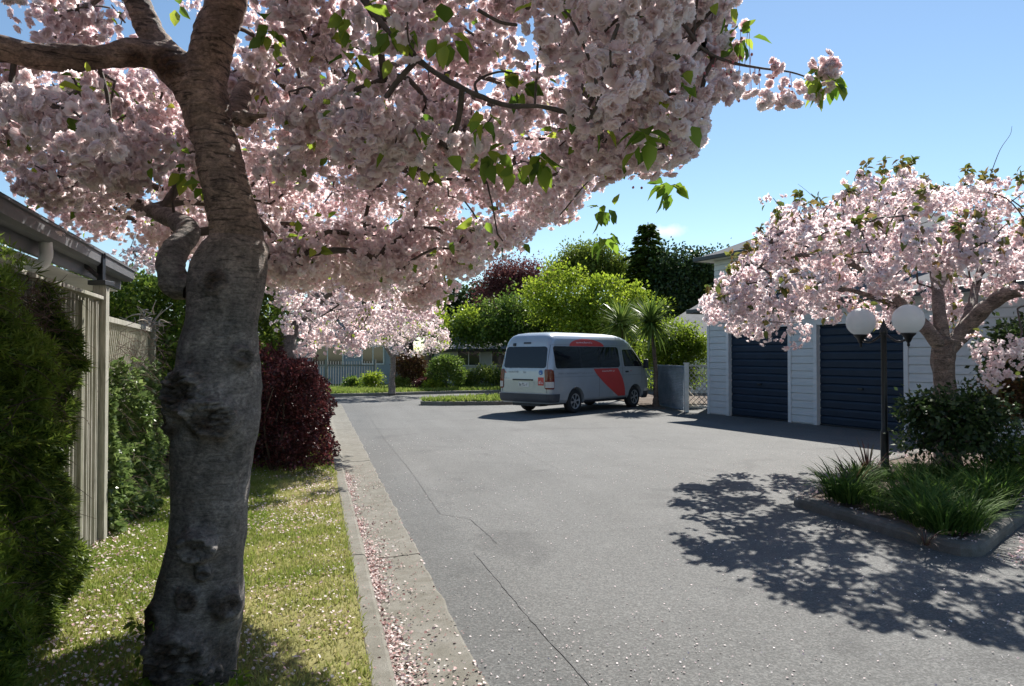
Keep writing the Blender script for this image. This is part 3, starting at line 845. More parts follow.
mask = [(-3000, -3000), (1500, -3000), (1000, -300), (760, -30), (728, -2), (742, 22), (738, 44), (748, 60), (752, 88), (735, 102), (708, 100), (712, 128), (702, 150), (694, 172), (668, 176), (640, 170), (612, 184), (592, 192), (580, 216), (560, 226),
        (530, 236), (518, 256), (492, 266), (482, 292), (462, 302), (440, 296), (420, 286), (395, 282), (370, 272), (330, 262), (282, 256), (262, 250), (200, 262), (182, 258), (165, 250), (140, 262), (112, 248), (84, 240), (62, 230), (50, 214), (24, 206), (10, 190), (-10, 180), (-200, 150), (-3000, 100)]
mask3 = [(262, 180), (600, 150), (592, 192), (578, 214), (556, 226), (536, 236), (512, 246), (490, 256), (474, 270), (462, 290), (444, 308), (425, 314), (402, 308), (370, 300), (335, 292), (300, 286), (276, 290), (262, 280)]
def sample_crown(n, cx, cy, rx, ry, zf, thick, poly, keep=None, margin=14):
    out = []
    while len(out) < n:
        m = 4000
        r = np.sqrt(rng.uniform(0, 1, m)); a = rng.uniform(0, 2 * np.pi, m)
        x = cx + rx * r * np.cos(a); y = cy + ry * r * np.sin(a)
        z = zf(x, y, r) + rng.exponential(thick, m)
        P = np.stack([x, y, z], 1)
        if poly is not None:
            px, py = project(P)
            mg = margin * 3.5 / np.maximum(y, 1)
            ok = inside(poly, px, py) & inside(poly, px, py + mg) & inside(poly, px + mg, py)
            ok |= (y < 0.5)
        else: ok = np.ones(m, bool)
        if keep is not None: ok &= keep(P, px, py)
        out += list(P[ok])
    return np.array(out[:n])
def lump(C, ns, k, seed):
    g = np.random.default_rng(seed); S = C[g.choice(len(C), ns, replace=False)]
    out = np.empty_like(C)
    for i, c in enumerate(C):
        j = np.argmin(np.linalg.norm(S - c, axis=1)); out[i] = c + (S[j] - c) * k
    return out
# underside of the crown: a shallow dome, lower towards its rim
zf_main = lambda x, y, r: 2.62 + 0.55 * (1 - r ** 2) - 0.10 * np.maximum(0, y - 4.5) + 0.12 * np.sin(2.1 * x + 1) * np.cos(1.7 * y)
def keep_main(P, px, py):
    infr = (px > -120) & (px < 1140) & (py > -160)
    k = infr | (rng.uniform(0, 1, len(P)) < 0.35)
    k &= ~((P[:, 1] < 1.15))
    # leave the trunk, its fork and the front twig in view
    k &= ~((np.abs(px - 225) < 46) & (py > 95) & (py < 300) & (P[:, 1] < TY + 0.5))
    k &= ~((np.abs(px - 140) < 34) & (py < 50) & (py > -60) & (P[:, 1] < TY + 0.3))
    k &= ~((np.abs(px - 195) < 62) & (py > -30) & (py <= 104) & (P[:, 1] < TY + 0.3))
    k &= ~((px < 200) & (px > -60) & (np.abs(py - 52) < 24) & (P[:, 1] < TY + 0.25))
    dtw = np.full(len(P), 1e9)
    fx, fy = project(np.array(front_twig))
    for i in range(len(fx) - 1):
        for t in np.linspace(0, 1, 5):
            dtw = np.minimum(dtw, np.hypot(px - (fx[i] + (fx[i + 1] - fx[i]) * t), py - (fy[i] + (fy[i + 1] - fy[i]) * t)))
    k &= ~((dtw < 42) & (P[:, 1] < 2.9))
    return k
cl = sample_crown(1600, -1.35, 3.6, 3.9, 2.9, zf_main, 0.27, mask, keep_main)
# denser fill of the part seen against the far trees
cl2 = sample_crown(560, -1.0, 4.5, 2.6, 2.0, lambda x, y, r: 2.35 + 0.35 * (1 - r), 0.40, mask, lambda P, px, py: keep_main(P, px, py) & (py > 60) & (py < 330) & (px > -20))
extra = []
for px, py, Y, k in ((705, 10, 2.9, 4), (690, 60, 2.75, 5), (700, 92, 2.8, 3), (722, 20, 2.9, 3), (655, 60, 2.4, 6), (640, 20, 2.3, 6), (600, 40, 2.2, 5), (560, 30, 2.3, 4), (680, 130, 2.9, 5), (660, 100, 2.6, 5), (610, 90, 2.5, 4), (610, 150, 2.9, 4),
                     (650, 150, 3.0, 4), (560, 190, 3.6, 3), (500, 240, 4.2, 3), (380, 20, 2.6, 3), (410, 15, 2.5, 2)):
    for q in range(k): extra.append(np.array(at(px + rng.normal(0, 14), py + rng.normal(0, 12), Y + rng.uniform(-.1, .5))))
extra = np.array(extra)
cl3 = sample_crown(330, -0.9, 5.2, 2.3, 1.2, lambda x, y, r: 2.02 + 0.25 * (1 - r), 0.28, mask3, lambda P, px, py: (py > 225) & (px > 262) & (P[:, 1] > 4.3))
allc = np.vstack([lump(np.vstack([cl, cl2, cl3]), 330, .42, 3), extra])
nodes = []
for L_ in (left_limb, up_limb, right_limb, back_limb, low_limb): nodes += limb_sample(L_, 6, 12)
nodes += limb_sample(front_twig, 4, 4) + limb_sample(tip_twig, 4)
segs = grow(nodes, None, None, allc, 0.0035)
ch_tw += twig_chunk(segs, 5, 0.06)
np_obj('branches', rel(ch_tw, cher), M['twig'], cher, smooth=True)
nearc = (allc[:, 1] < 4.3) & (np.hypot(allc[:, 0] * .6, allc[:, 1] - 3) < 2.6)
in3 = np.zeros(len(allc), bool); in3[2160:2490] = True
ch, PB = blossoms(allc[nearc & ~in3], 17, 0.125, 0.062, BLOSSOM_HI, poly=mask, jit=7)
ch_3, _ = blossoms(allc[in3], 18, 0.135, 0.060, BLOSSOM_MID, poly=mask3, jit=6)
ch += ch_3
ch_m, _ = blossoms(allc[~nearc & ~in3], 18, 0.135, 0.060, BLOSSOM_MID, poly=mask, jit=6)
ch += ch_m
# loose sprays on the tip twig
tipc = np.array([at(x, y, Y) for x, y, Y in ((735, 80, 2.85), (728, 92, 2.86), (748, 84, 2.88), (772, 66, 2.92), (776, 84, 2.92), (780, 96, 2.93), (765, 99, 2.92), (797, 92, 2.95), (805, 88, 2.97), (820, 60, 3.02), (826, 70, 3.02), (833, 66, 3.03), (822, 100, 3.02), (826, 78, 3.02), (718, 84, 2.84), (710, 94, 2.8), (694, 140, 2.9), (690, 150, 2.9))])
c2, _ = blossoms(tipc, 8, 0.040, 0.047, BLOSSOM_HI, flat=1.0)
ch += c2
np_obj('blossom_crown', rel(ch, cher), M['petal'], cher)
# buds hanging on fine stalks along the tip
bm_b = []
def bud_T():
    a = np.linspace(0, 2 * np.pi, 6, endpoint=False); V = []
    for z, r in ((0, .12), (.35, .42), (.75, .40), (1.0, .08)): V += [(r * math.cos(t), r * math.sin(t), z) for t in a]
    F = [(i * 6 + j, i * 6 + (j + 1) % 6, (i + 1) * 6 + (j + 1) % 6, (i + 1) * 6 + j) for i in range(3) for j in range(6)]
    return np.array(V), np.array(F), np.zeros(len(V))
BUD = bud_T()
bp = []; stalk = []
for bxp, byp, Y in [(x + rng.normal(0, 6), y + rng.normal(0, 7), Y) for x, y, Y in ((750, 45, 2.88), (748, 30, 2.86), (744, 48, 2.86), (735, 74, 2.85), (758, 80, 2.9), (748, 98, 2.88), (740, 64, 2.85), (610, 166, 3.3), (606, 158, 3.3), (640, 184, 3.3), (760, 78, 2.9), (768, 74, 2.9), (720, 66, 2.8), (726, 72, 2.8), (694, 80, 2.8), (532, 62, 2.7), (430, 96, 2.7), (796, 82, 2.94), (752, 90, 2.9)) for _ in range(2)]:
    b = np.array(at(bxp, byp, Y)); bp.append(b)
    allt = np.array(limb_sample(tip_twig, 6)); j = np.argmin(np.linalg.norm(allt - b, axis=1)); q = allt[j]
    if np.linalg.norm(q - b) < 0.35: stalk.append(tube_chunk([q, (q + b) / 2 + [0, 0, .01], b], [.0012, .001, .001], 4, 3))
bp = np.array(bp)
np_obj('buds', rel([instance(BUD, bp, frames(np.tile([0, 0, -1.0], (len(bp), 1)) + rng.normal(0, .5, (len(bp), 3))), 0.013, np.full(len(bp), .5))] + stalk, cher), M['bud'], cher)
lc = allc[rng.uniform(0, 1, len(allc)) < 0.30]
chl = [leaves_at(lc, 2.2, 0.15, 0.075, poly=mask)]
spots = np.array([at(x, y, Y) for x, y, Y in ((450, 38, 2.5), (645, 135, 2.5), (640, 150, 2.6), (668, 188, 3.3), (676, 190, 3.3), (480, 215, 3.2), (425, 160, 3.2), (180, 150, 3.9), (200, 165, 3.9), (190, 175, 4), (160, 148, 4), (268, 35, 3.2), (272, 20, 3.2), (420, 160, 3.1), (600, 210, 3.8), (608, 212, 3.8), (28, 130, 3.4), (485, 120, 2.7), (540, 160, 3), (490, 155, 3), (515, 168, 3), (348, 60, 3), (455, 240, 4.0), (445, 300, 4.3), (350, 20, 2.9), (740, 38, 2.85), (820, 76, 3.0), (828, 86, 3.0), (205, 190, 3.9), (395, 30, 2.7), (600, 80, 2.9), (520, 90, 2.8), (290, 170, 4.1), (175, 5, 3.8), (60, 70, 4.2), (70, 80, 4.2), (100, 90, 4.3), (605, 240, 3.8))])
chl.append(leaves_at(spots, 7, 0.055, 0.085, rndhi=0.9, droop=-0.9))
np_obj('leaves', rel(chl, cher), M['cherry_leaf'], cher)
ivy = empty('ivy', tuple(tp(156, 690, -.2)), label='small ivy leaves creeping over the foot of the big burled trunk', cat='plant')
np_obj('foliage', rel([leaves_at(ivp, 5, .03, .045, droop=-.3)], ivy), M['cherry_leaf'], ivy)

# ---- generic cherry for the ones further off
def cherry(name, base, label, trunk, tr, limbs, lr, crown, poly, nclump, per, rc, bsize, templ, leaf_n, lab_leaf='cherry_leaf', leaf_size=0.075, top_leaf=0.0, bark='bark', warm=0.2, seedoff=0, leafy_rnd=(0, 1), downleaf=-0.6):
    e = empty(name, base, label=label, cat='tree', group='flowering cherry trees')
    pts = catmull(trunk, 14); rad = np.interp(np.linspace(0, len(tr) - 1, len(pts)), np.arange(len(tr)), tr)
    V, F = loft(pts, rad, 48, lambda V, D: 0.012 * fnoise(V, 1.6, 21) + 0.006 * fnoise(V, 6, 22))
    np_obj('trunk', rel([(V, F, np.full(len(V), warm), np.clip(fnoise(V, 2.0, 23) - 1.0, 0, 1) * .6, 0)], e), M[bark], e, smooth=True)
    nodes = []
    for L_, r_ in zip(limbs, lr):
        p2 = catmull(L_, 10); ra = np.interp(np.linspace(0, len(r_) - 1, len(p2)), np.arange(len(r_)), r_)
        V, F = loft(p2, ra, 20, lambda V, D: 0.006 * fnoise(V, 4, 24))
        np_obj('limb', rel([(V, F, np.full(len(V), warm), np.zeros(len(V)), 0)], e), M[bark], e, smooth=True)
        nodes += [p for p in p2[8:]]
    cs = crown(nclump, poly)
    cs = lump(cs, max(20, nclump // 7), .40, 5)
    sg = grow(nodes, None, None, cs, 0.004, max_r=0.045)
    np_obj('branches', rel(twig_chunk(sg, 5, 0.08), e), M['twig'], e, smooth=True)
    ch, _ = blossoms(cs, per, rc, bsize, templ, poly=None)
    np_obj('blossom_crown', rel(ch, e), M['petal'], e)
    lp = cs[rng.uniform(0, 1, len(cs)) < leaf_n]
    lv = [leaves_at(lp, 4, rc * 1.1, leaf_size, T=T_L2, droop=downleaf, rndlo=leafy_rnd[0], rndhi=leafy_rnd[1])]
    if top_leaf:
        zt = cs[:, 2] + rng.normal(0, .12, len(cs)); rr_ = np.hypot(cs[:, 0] - base[0], cs[:, 1] - base[1])
        cell = {}
        for c in cs:
            k_ = (round(c[0] / .45), round(c[1] / .45))
            if k_ not in cell or cell[k_][2] < c[2]: cell[k_] = c
        tops = np.array(list(cell.values()))
        sel = tops[rng.uniform(0, 1, len(tops)) < .75]
        dd = rng.normal(0, .5, (len(sel), 3)) + [0, 0, 1.0]; dd /= np.linalg.norm(dd, axis=1)[:, None]; ll = rng.uniform(.12, .34, len(sel))
        np_obj('young_shoots', rel([tube_chunk([a_, a_ + d_ * l_ * .5, a_ + d_ * l_], [.005, .0035, .002], 4, 2) for a_, d_, l_ in zip(sel, dd, ll)], e), M['twig'], e)
        for f_ in (.55, .75, .9, 1.0): lv.append(leaves_at(sel + dd * (ll * f_)[:, None], top_leaf * .8, .015, leaf_size, T=T_L2, droop=-.1, rndlo=leafy_rnd[0], rndhi=leafy_rnd[1]))
        c_sh, _ = blossoms(sel + dd * (ll * .5)[:, None], 3, .06, bsize, templ); np_obj('shoot_blossoms', rel(c_sh, e), M['petal'], e)
    np_obj('leaves', rel(lv, e), M[lab_leaf], e)
    return e

# right-hand cherry in the bed, in front of the garages
RB = np.array([at(947, 470, 9.6).x, 9.6, 0.08])
def rp(px, py, Y=10.35): return np.array(at(px, py, Y - 0.75))
trunkR = [rp(948, 470), rp(947, 440), rp(945, 410), rp(944, 385), rp(942, 360), rp(945, 340)]
limbsR = [[rp(944, 352), rp(932, 335), rp(915, 318, 10.6), rp(895, 296, 10.9), rp(868, 272, 11.2), rp(835, 258, 11.3), rp(790, 256, 11.2), rp(745, 268, 10.8)],
          [rp(945, 350), rp(940, 320, 10.5), rp(937, 290, 10.8), rp(930, 255, 11.2), rp(912, 225, 11.5), rp(880, 205, 11.8)],
          [rp(946, 352), rp(965, 330), rp(985, 308, 10.2), rp(1012, 292, 10.0), rp(1045, 290, 9.7), rp(1100, 270, 9.5), rp(1160, 250, 9.3)],
          [rp(946, 350), rp(968, 318, 10.6), rp(975, 290, 11.0), rp(985, 260, 11.3), rp(1010, 235, 11.6), rp(1050, 200, 12)],
          [rp(937, 292, 10.8), rp(955, 262, 11.4), rp(985, 240, 12.2), rp(1020, 225, 12.8)],
          [rp(915, 318, 10.6), rp(890, 304, 11.0), rp(850, 290, 11.2), rp(815, 290, 11.0)],
          [rp(930, 255, 11.2), rp(895, 240, 11.8), rp(850, 225, 12.2), rp(790, 215, 12.6)]]
lrR = [[.10, .09, .08, .065, .06, .045, .03, .012], [.095, .085, .07, .055, .04, .02], [.11, .10, .095, .085, .07, .045, .02], [.09, .07, .055, .045, .03, .012],
       [.05, .04, .03, .012], [.05, .04, .03, .012], [.04, .03, .022, .01]]
polyR = [(694, 328), (712, 318), (735, 326), (752, 334), (775, 336), (800, 350), (815, 352), (835, 318), (850, 322), (870, 350), (885, 352), (900, 330), (915, 350), (925, 362), (960, 350), (975, 355), (985, 398), (1000, 406), (1024, 396), (1500, 420), (1500, 80),
         (1100, 120), (1024, 168), (1012, 172), (1000, 182), (985, 170), (970, 142), (962, 150), (966, 178), (940, 176), (915, 158), (896, 160), (880, 182), (845, 164), (838, 170), (845, 190), (822, 198), (800, 202), (764, 190), (770, 210), (756, 236), (735, 262), (722, 268), (700, 290), (696, 300), (688, 312)]
def crownR(n, poly):
    out = []
    cx, cy = 5.95, 9.45
    while len(out) < n:
        m = 4000
        r = np.sqrt(rng.uniform(0, 1, m)); a = rng.uniform(0, 2 * np.pi, m)
        x = cx + 4.1 * r * np.cos(a); y = cy + 3.05 * r * np.sin(a)
        zb = 1.75 + 0.80 * (1 - r); zt = 2.6 + 1.85 * np.sqrt(np.clip(1 - r * r, 0, 1)) + 0.25 * np.clip(x - cx, -1, 3)
        z = zb + (zt - zb) * rng.uniform(0, 1, m) ** 0.8
        P = np.stack([x, y, z], 1)
        px, py = project(P); ok = inside(poly, px, py)
        # open the view of the fork and the trunk, thin the upper right to bare twigs
        ok &= ~((np.hypot(px - 950, (py - 318) * 1.25) < 44) & (y < 10.2))
        ok &= ~((px > 825) & (px < 945) & (py > 280) & (y < 10.0))
        ok &= ~((np.abs(px - 1000) < 34) & (np.abs(py - 302) < 20) & (y < 9.9))
        ok &= ~((px > 930) & (py < 245) & (rng.uniform(0, 1, m) < 0.55))
        out += list(P[ok])
    dr = np.array([at(px_, py_, Y_) for px_, py_, Y_ in ((985, 330, 8.5), (992, 345, 8.4), (984, 358, 8.4), (990, 372, 8.4), (997, 385, 8.3), (1012, 350, 8.5), (1020, 366, 8.5), (1008, 335, 8.6), (978, 345, 8.5), (1022, 342, 8.6), (1003, 362, 8.4), (722, 322, 9.2), (705, 312, 9.3), (766, 332, 9.0), (812, 338, 8.9), (908, 338, 10.2))])
    return np.vstack([np.array(out[:n - len(dr)]), dr])
cherR = cherry('cherry_tree', tuple(RB), 'spreading pink cherry tree in the kerbed garden bed in front of the garages', trunkR, [.18, .145, .14, .137, .145, .13], limbsR, lrR, crownR, polyR, 1050, 19, 0.165, 0.080, BLOSSOM_MID, 0.34,
               lab_leaf='bronze_leaf', top_leaf=4.5, leaf_size=0.10, bark='bark', warm=0.55)
# bare long shoots standing out of the crown top
sh = [tube_chunk([rp(990, 176), rp(1000, 150), rp(1010, 135), rp(1012, 126)], [.006, .004, .003, .002], 5, 4),
      tube_chunk([rp(822, 205, 12), rp(808, 192, 12), rp(798, 184, 12)], [.005, .003, .002], 5, 4),
      tube_chunk([rp(975, 215), rp(968, 190), rp(958, 176)], [.006, .004, .002], 5, 4),
      tube_chunk([rp(986, 260, 10.6), rp(990, 225, 10.5), rp(1020, 195, 10.4), rp(1060, 175, 10.4)], [.014, .010, .007, .003], 6, 5),
      tube_chunk([rp(990, 240, 10.6), rp(1010, 222, 10.5), rp(1040, 212, 10.5)], [.008, .006, .003], 6, 5),
      tube_chunk([rp(985, 262, 10.6), rp(1010, 250, 10.4), rp(1040, 235, 10.4)], [.008, .006, .003], 6, 5)]
np_obj('shoots', rel(sh, cherR), M['twig'], cherR, smooth=True)

# second cherry along the lawn, behind the big one
B2 = np.array([-3.75, 12.1, 0.03])
def p2(px, py, Y=12.1): return np.array(at(px, py, Y))
trunk2 = [p2(290, 466), p2(289, 430), p2(286, 395), p2(284, 365), p2(285, 335)]
limbs2 = [[p2(285, 345), p2(300, 318), p2(318, 300, 11.8), p2(345, 285, 11.3), p2(385, 272, 10.9)], [p2(285, 345), p2(278, 315), p2(272, 285), p2(262, 255, 12.4), p2(250, 215, 12.8)],
          [p2(284, 350), p2(262, 320, 12), p2(235, 295, 11.7), p2(190, 275, 11.4), p2(140, 262, 11)], [p2(290, 335), p2(310, 300, 12.8), p2(340, 270, 13.6), p2(370, 240, 14.2)]]
lr2 = [[.11, .10, .08, .05, .02], [.12, .10, .08, .05, .02], [.10, .08, .06, .04, .015], [.08, .07, .045, .02]]
poly2 = [(90, 285), (128, 262), (150, 280), (185, 262), (270, 290), (285, 330), (295, 362), (320, 352), (360, 350), (378, 345), (400, 322), (435, 318), (446, 300), (438, 282), (420, 268), (420, 200), (300, 120), (150, 120), (60, 200), (60, 260)]
def crown2(n, poly):
    out = []
    while len(out) < n:
        m = 4000
        r = np.sqrt(rng.uniform(0, 1, m)); a = rng.uniform(0, 2 * np.pi, m)
        x = -4.0 + 3.4 * r * np.cos(a); y = 12.3 + 3.2 * r * np.sin(a)
        zb = 1.75 + 0.5 * (1 - r) - 0.1 * (x > -3); zt = 2.2 + 2.6 * np.sqrt(np.clip(1 - r * r, 0, 1))
        z = zb + (zt - zb) * rng.uniform(0, 1, m)
        P = np.stack([x, y, z], 1); px, py = project(P)
        ok = inside(poly, px, py) & ((x > -5.4) | (y > 13.2)) & ~((px < 245) & (py > 268))
        out += list(P[ok])
    return np.array(out[:n])
cherry('cherry_tree', tuple(B2), 'second cherry tree on the lawn, just behind the maroon hedge', trunk2, [.24, .20, .19, .18, .17], limbs2, lr2, crown2, poly2, 820, 15, 0.16, 0.075, BLOSSOM_MID, 0.22, lab_leaf='cherry_leaf', top_leaf=0.8, warm=0.1, leafy_rnd=(.4, 1))
# small cherry on the far verge
B3 = np.array(gnd(392, 393, 0.1))
Y3 = B3[1]
def p3(px, py, dy=0): return np.array(at(px, py, Y3 + dy))
limbs3 = [[p3(393, 358), p3(405, 345), p3(420, 335), p3(436, 330)], [p3(393, 358), p3(382, 342), p3(368, 332, -.5), p3(352, 328, -1)], [p3(393, 360), p3(395, 340, .5), p3(398, 322, 1), p3(402, 312, 1.3)]]
def crown3(n, poly):
    out = []
    while len(out) < n:
        m = 2000
        r = np.sqrt(rng.uniform(0, 1, m)); a = rng.uniform(0, 2 * np.pi, m)
        x = B3[0] + 0.1 + 2.2 * r * np.cos(a); y = Y3 + 2.3 * r * np.sin(a)
        zb = 1.72 + .45 * (1 - r) + 0.25 * np.sin(x * 2); zt = 2.5 + 1.35 * np.sqrt(np.clip(1 - r * r, 0, 1))
        out += list(np.stack([x, y, zb + (zt - zb) * rng.uniform(0, 1, m)], 1))
    return np.array(out[:n])
cherry('cherry_tree', tuple(B3), 'small round cherry tree on the far verge beside a rusty brown round bush', [p3(392, 394), p3(392, 380), p3(393, 368), p3(393, 357)], [.15, .115, .105, .10], limbs3, [[.08, .06, .035, .02]] * 3, crown3, None, 380, 14, 0.18, 0.095, BLOSSOM_LO, 0.3,
       top_leaf=1.6, leaf_size=0.12, warm=0.3, leafy_rnd=(.5, 1))

# ------------------------------------------------------------------ broadleaf trees, shrubs, hedges
def leafy(name, label, cat, base, trunk_top, tr, blobs, nclump, per, rc, lsize, mat, T=T_L1, group=None, twigmat='twig', droop=-0.2, shell=0.5, trunk_name='trunk', crown_name='crown', bark='bark_far', rough=0.25, wood=True, rnd=(0, 1), clumpz=0.8, max_r=0.09):
    """blobs: (centre, radii) ellipsoids that make the crown's outline; clumps of leaves fill them unevenly"""
    base = np.array(base, float)
    e = empty(name, tuple(base), label=label, cat=cat, group=group)
    vol = np.array([r[0] * r[1] * r[2] for c, r in blobs]) ** 0.67; vol /= vol.sum()
    cs = []
    for (c, r), w in zip(blobs, vol):
        n = max(3, int(nclump * w))
        d = rng.normal(0, 1, (n, 3)); d /= np.linalg.norm(d, axis=1)[:, None]
        d[:, 2] = np.where(d[:, 2] < -0.5, -d[:, 2], d[:, 2])
        k = (rng.uniform(0, 1, n) ** (1 - shell) * 1.0)
        out = 1 + rough * fnoise(d * 1.0 + np.array(c) * 0.3, 1.0, 31) * 0.5
        cs.append(np.array(c) + d * (k * out)[:, None] * np.array(r))
    cs = np.vstack(cs)
    if wood:
        top = np.array(trunk_top, float)
        tpts = catmull([base, base * .6 + top * .4 + rng.normal(0, .04, 3) * [1, 1, 0], top], 6)
        nodes = [p for p in tpts[6:]]
        zc = max(c[2] + .5 * r[2] for c, r in blobs)
        for q in range(6):
            tgt = cs[rng.integers(len(cs))]; mid = (top + tgt) / 2 + [0, 0, .15 * np.linalg.norm(tgt - top)]
            nodes += [p for p in catmull([top, mid, top * .15 + tgt * .85], 4)]
        V, F = loft(tpts, np.interp(np.linspace(0, len(tr) - 1, len(tpts)), np.arange(len(tr)), tr), 16, lambda V, D: 0.012 * fnoise(V, 3, 30))
        np_obj(trunk_name, rel([(V, F, np.full(len(V), .5), np.zeros(len(V)), 0)], e), M[bark], e, smooth=True)
        sg = grow(nodes, None, None, cs, 0.004, max_r=max_r)
        ring = []
        for q in range(6, len(nodes) - 5, 5): pass
        np_obj('branches', rel(twig_chunk(sg, 4, .03), e), M[twigmat], e)
    cnt = rng.poisson(per, len(cs)); idx = np.repeat(np.arange(len(cs)), cnt)
    d = rng.normal(0, 1, (len(idx), 3))
    rr_ = np.repeat(rc * rng.uniform(.6, 1.4, len(cs)), cnt)
    P = cs[idx] + d * rr_[:, None] * 0.55 * np.array([1, 1, clumpz])
    P = P[P[:, 2] > base[2] + 0.02]; d = d[:len(P)]
    yd = d / (np.linalg.norm(d, axis=1)[:, None] + 1e-9) + np.array([0, 0, droop]) + rng.normal(0, .3, d.shape)
    cl_r = rng.uniform(rnd[0], rnd[1], len(P))
    np_obj(crown_name, rel([instance(T, P, frames_y(yd, .8), lsize * rng.uniform(.6, 1.3, len(P)), cl_r)], e), M[mat], e)
    return e
def hedge(name, label, box_pts, h, depth_in, n, lsize, mat, T=T_L1, group=None, wob=0.12, twigs=True, z0=0.0, cat='hedge', droop=-.1, core=True, inner=0.25, zmin=0.05):
    """clipped hedge: box_pts = ground rectangle (4 points ccw); leaves in the outer skin, stems inside"""
    P4 = [np.array([p[0], p[1], 0.0]) for p in box_pts]
    cen = sum(P4) / 4
    e = empty(name, (cen[0], cen[1], z0), label=label, cat=cat, group=group)
    A = P4[1] - P4[0]; B = P4[3] - P4[0]; la, lb = np.linalg.norm(A), np.linalg.norm(B)
    faces = [(la * h, 0), (la * h, 1), (lb * h, 2), (lb * h, 3), (la * lb, 4)]
    tot = sum(f[0] for f in faces); Ps, Ns = [], []
    for ar, k in faces:
        m = int(n * ar / tot); s, t = rng.uniform(0, 1, m), rng.uniform(zmin, 1, m)
        z = t * h; nr = {0: -B / lb, 1: B / lb, 2: -A / la, 3: A / la, 4: np.array([0, 0, 1.0])}[k]
        if k == 0: q = P4[0] + s[:, None] * A
        elif k == 1: q = P4[3] + s[:, None] * A
        elif k == 2: q = P4[0] + s[:, None] * B
        elif k == 3: q = P4[1] + s[:, None] * B
        else: q = P4[0] + s[:, None] * A + rng.uniform(0, 1, m)[:, None] * B; z = np.full(m, h)
        q = q.copy(); q[:, 2] = z + z0
        bulge = wob * fnoise(q, 0.5, 41) * .5 + wob * .5 * fnoise(q, 1.6, 42)
        # round the shoulders
        q += nr * (bulge - np.abs(rng.normal(0, inner * .5, m)) * 1.0)[:, None]
        sh_ = np.clip((z - (h - .35)) / .35, 0, 1) ** 2 * .18
        if k < 4: q -= nr * sh_[:, None]
        Ps.append(q); Ns.append(np.tile(nr, (m, 1)))
    P, N_ = np.vstack(Ps), np.vstack(Ns)
    yd = N_ * .9 + rng.normal(0, .7, N_.shape) + np.array([0, 0, droop])
    if core:
        bm = bmesh.new(); ins = inner * 1.1
        ua, ub = A / la, B / lb
        c = [P4[0] + ua * ins + ub * ins, P4[1] - ua * ins + ub * ins, P4[2] - ua * ins - ub * ins, P4[3] + ua * ins - ub * ins]
        nst = max(10, int(la * lb * 22)); ch = []
        for q in range(nst):
            b = c[0] + (c[1] - c[0]) * rng.uniform() + (c[3] - c[0]) * rng.uniform(); b[2] = z0 + 0.0
            t = b + np.array([rng.normal(0, .18), rng.normal(0, .18), h * rng.uniform(.75, .93)]); m_ = (b + t) / 2 + rng.normal(0, .08, 3)
            ch.append(tube_chunk([b, m_, t], [.022, .014, .006], 5, 3))
        np_obj('stems', rel(ch, e), M['dry_twig'], e)
        bm.free()
        # inner foliage keeps the daylight out
        m = int(n * 0.35); s, t = rng.uniform(0, 1, m), rng.uniform(0, 1, m)
        q = c[0] + s[:, None] * (c[1] - c[0]) + t[:, None] * (c[3] - c[0]); q[:, 2] = z0 + rng.uniform(.1, .95, m) * h
        P = np.vstack([P, q]); yd = np.vstack([yd, rng.normal(0, 1, (m, 3))])
    np_obj('foliage', rel([instance(T, P, frames_y(yd, .9), lsize * rng.uniform(.6, 1.3, len(P)), rng.uniform(0, 1, len(P)))], e), M[mat], e)
    return e

# ------------------------------------------------------------------ left side: neighbour's house, fence, climbers, hedges
def fu(v, off=0.0): return uv(-1.80 - 0.045 * (v - 6.9) + off, v)      # the fence line
# house behind the fence (roof edge, gutter, soffit, wall)
hs = empty('house', uv(-3.2, 4), label='grey edged roof, gutter and pale wall of the house behind the left fence', cat='house')
def hloc(p): return Vector(p) - hs.location
EA, EB = np.array(at(126, 268, 7.62)), np.array(at(-40, 172, 3.72))
ez = 2.37
a0 = Vector((EA[0], EA[1], ez)); dirr = (Vector((EB[0], EB[1], ez)) - a0); dirr.z = 0; dirr.normalize(); a1 = a0 + dirr * 7.5
outn = Vector((-dirr.y, dirr.x, 0))
if outn.x < 0: outn = -outn          # towards the lawn
def hbar(name, p, q, w, h, mat, off=0, dz=0, parent=hs):
    bm = bmesh.new(); o = outn * off + Vector((0, 0, dz)); bar(bm, hloc(p + o), hloc(q + o), w, h, bevel=0.004); return bm_obj(name, bm, M[mat], parent)
hbar('fascia', a0, a1, 0.03, 0.20, 'fascia', -0.06, 0.01)
# gutter: open channel with a rolled lip
bm = bmesh.new(); sec = [(-0.045, 0.05), (-0.045, -0.045), (-0.02, -0.06), (0.05, -0.06), (0.075, -0.035), (0.08, 0.055), (0.092, 0.06), (0.092, 0.045)]
r0 = [bm.verts.new(hloc(a0 + outn * s_ + Vector((0, 0, z_ + .055)))) for s_, z_ in sec]; r1 = [bm.verts.new(hloc(a1 + outn * s_ + Vector((0, 0, z_ + .055)))) for s_, z_ in sec]
for i in range(len(sec) - 1): bm.faces.new((r0[i], r1[i], r1[i + 1], r0[i + 1]))
bm.faces.new(r0)
bm_obj('gutter', bm, M['fascia'], hs)
bm = bmesh.new()   # roof slope rising away from the lawn
for lay, (o0, z0_, o1, z1_) in enumerate(((0.03, 0.125, -3.2, 1.15),)):
    pts_ = [a0 + outn * o0 + Vector((0, 0, z0_)), a1 + outn * o0 + Vector((0, 0, z0_)), a1 + outn * o1 + Vector((0, 0, z1_)), a0 + outn * o1 + Vector((0, 0, z1_))]
    f = bm.faces.new([bm.verts.new(hloc(p)) for p in pts_])
    r = bmesh.ops.extrude_face_region(bm, geom=[f])
    for v in r['geom']:
        if isinstance(v, bmesh.types.BMVert): v.co.z += 0.035
bm_obj('roof', bm, M['roof'], hs)
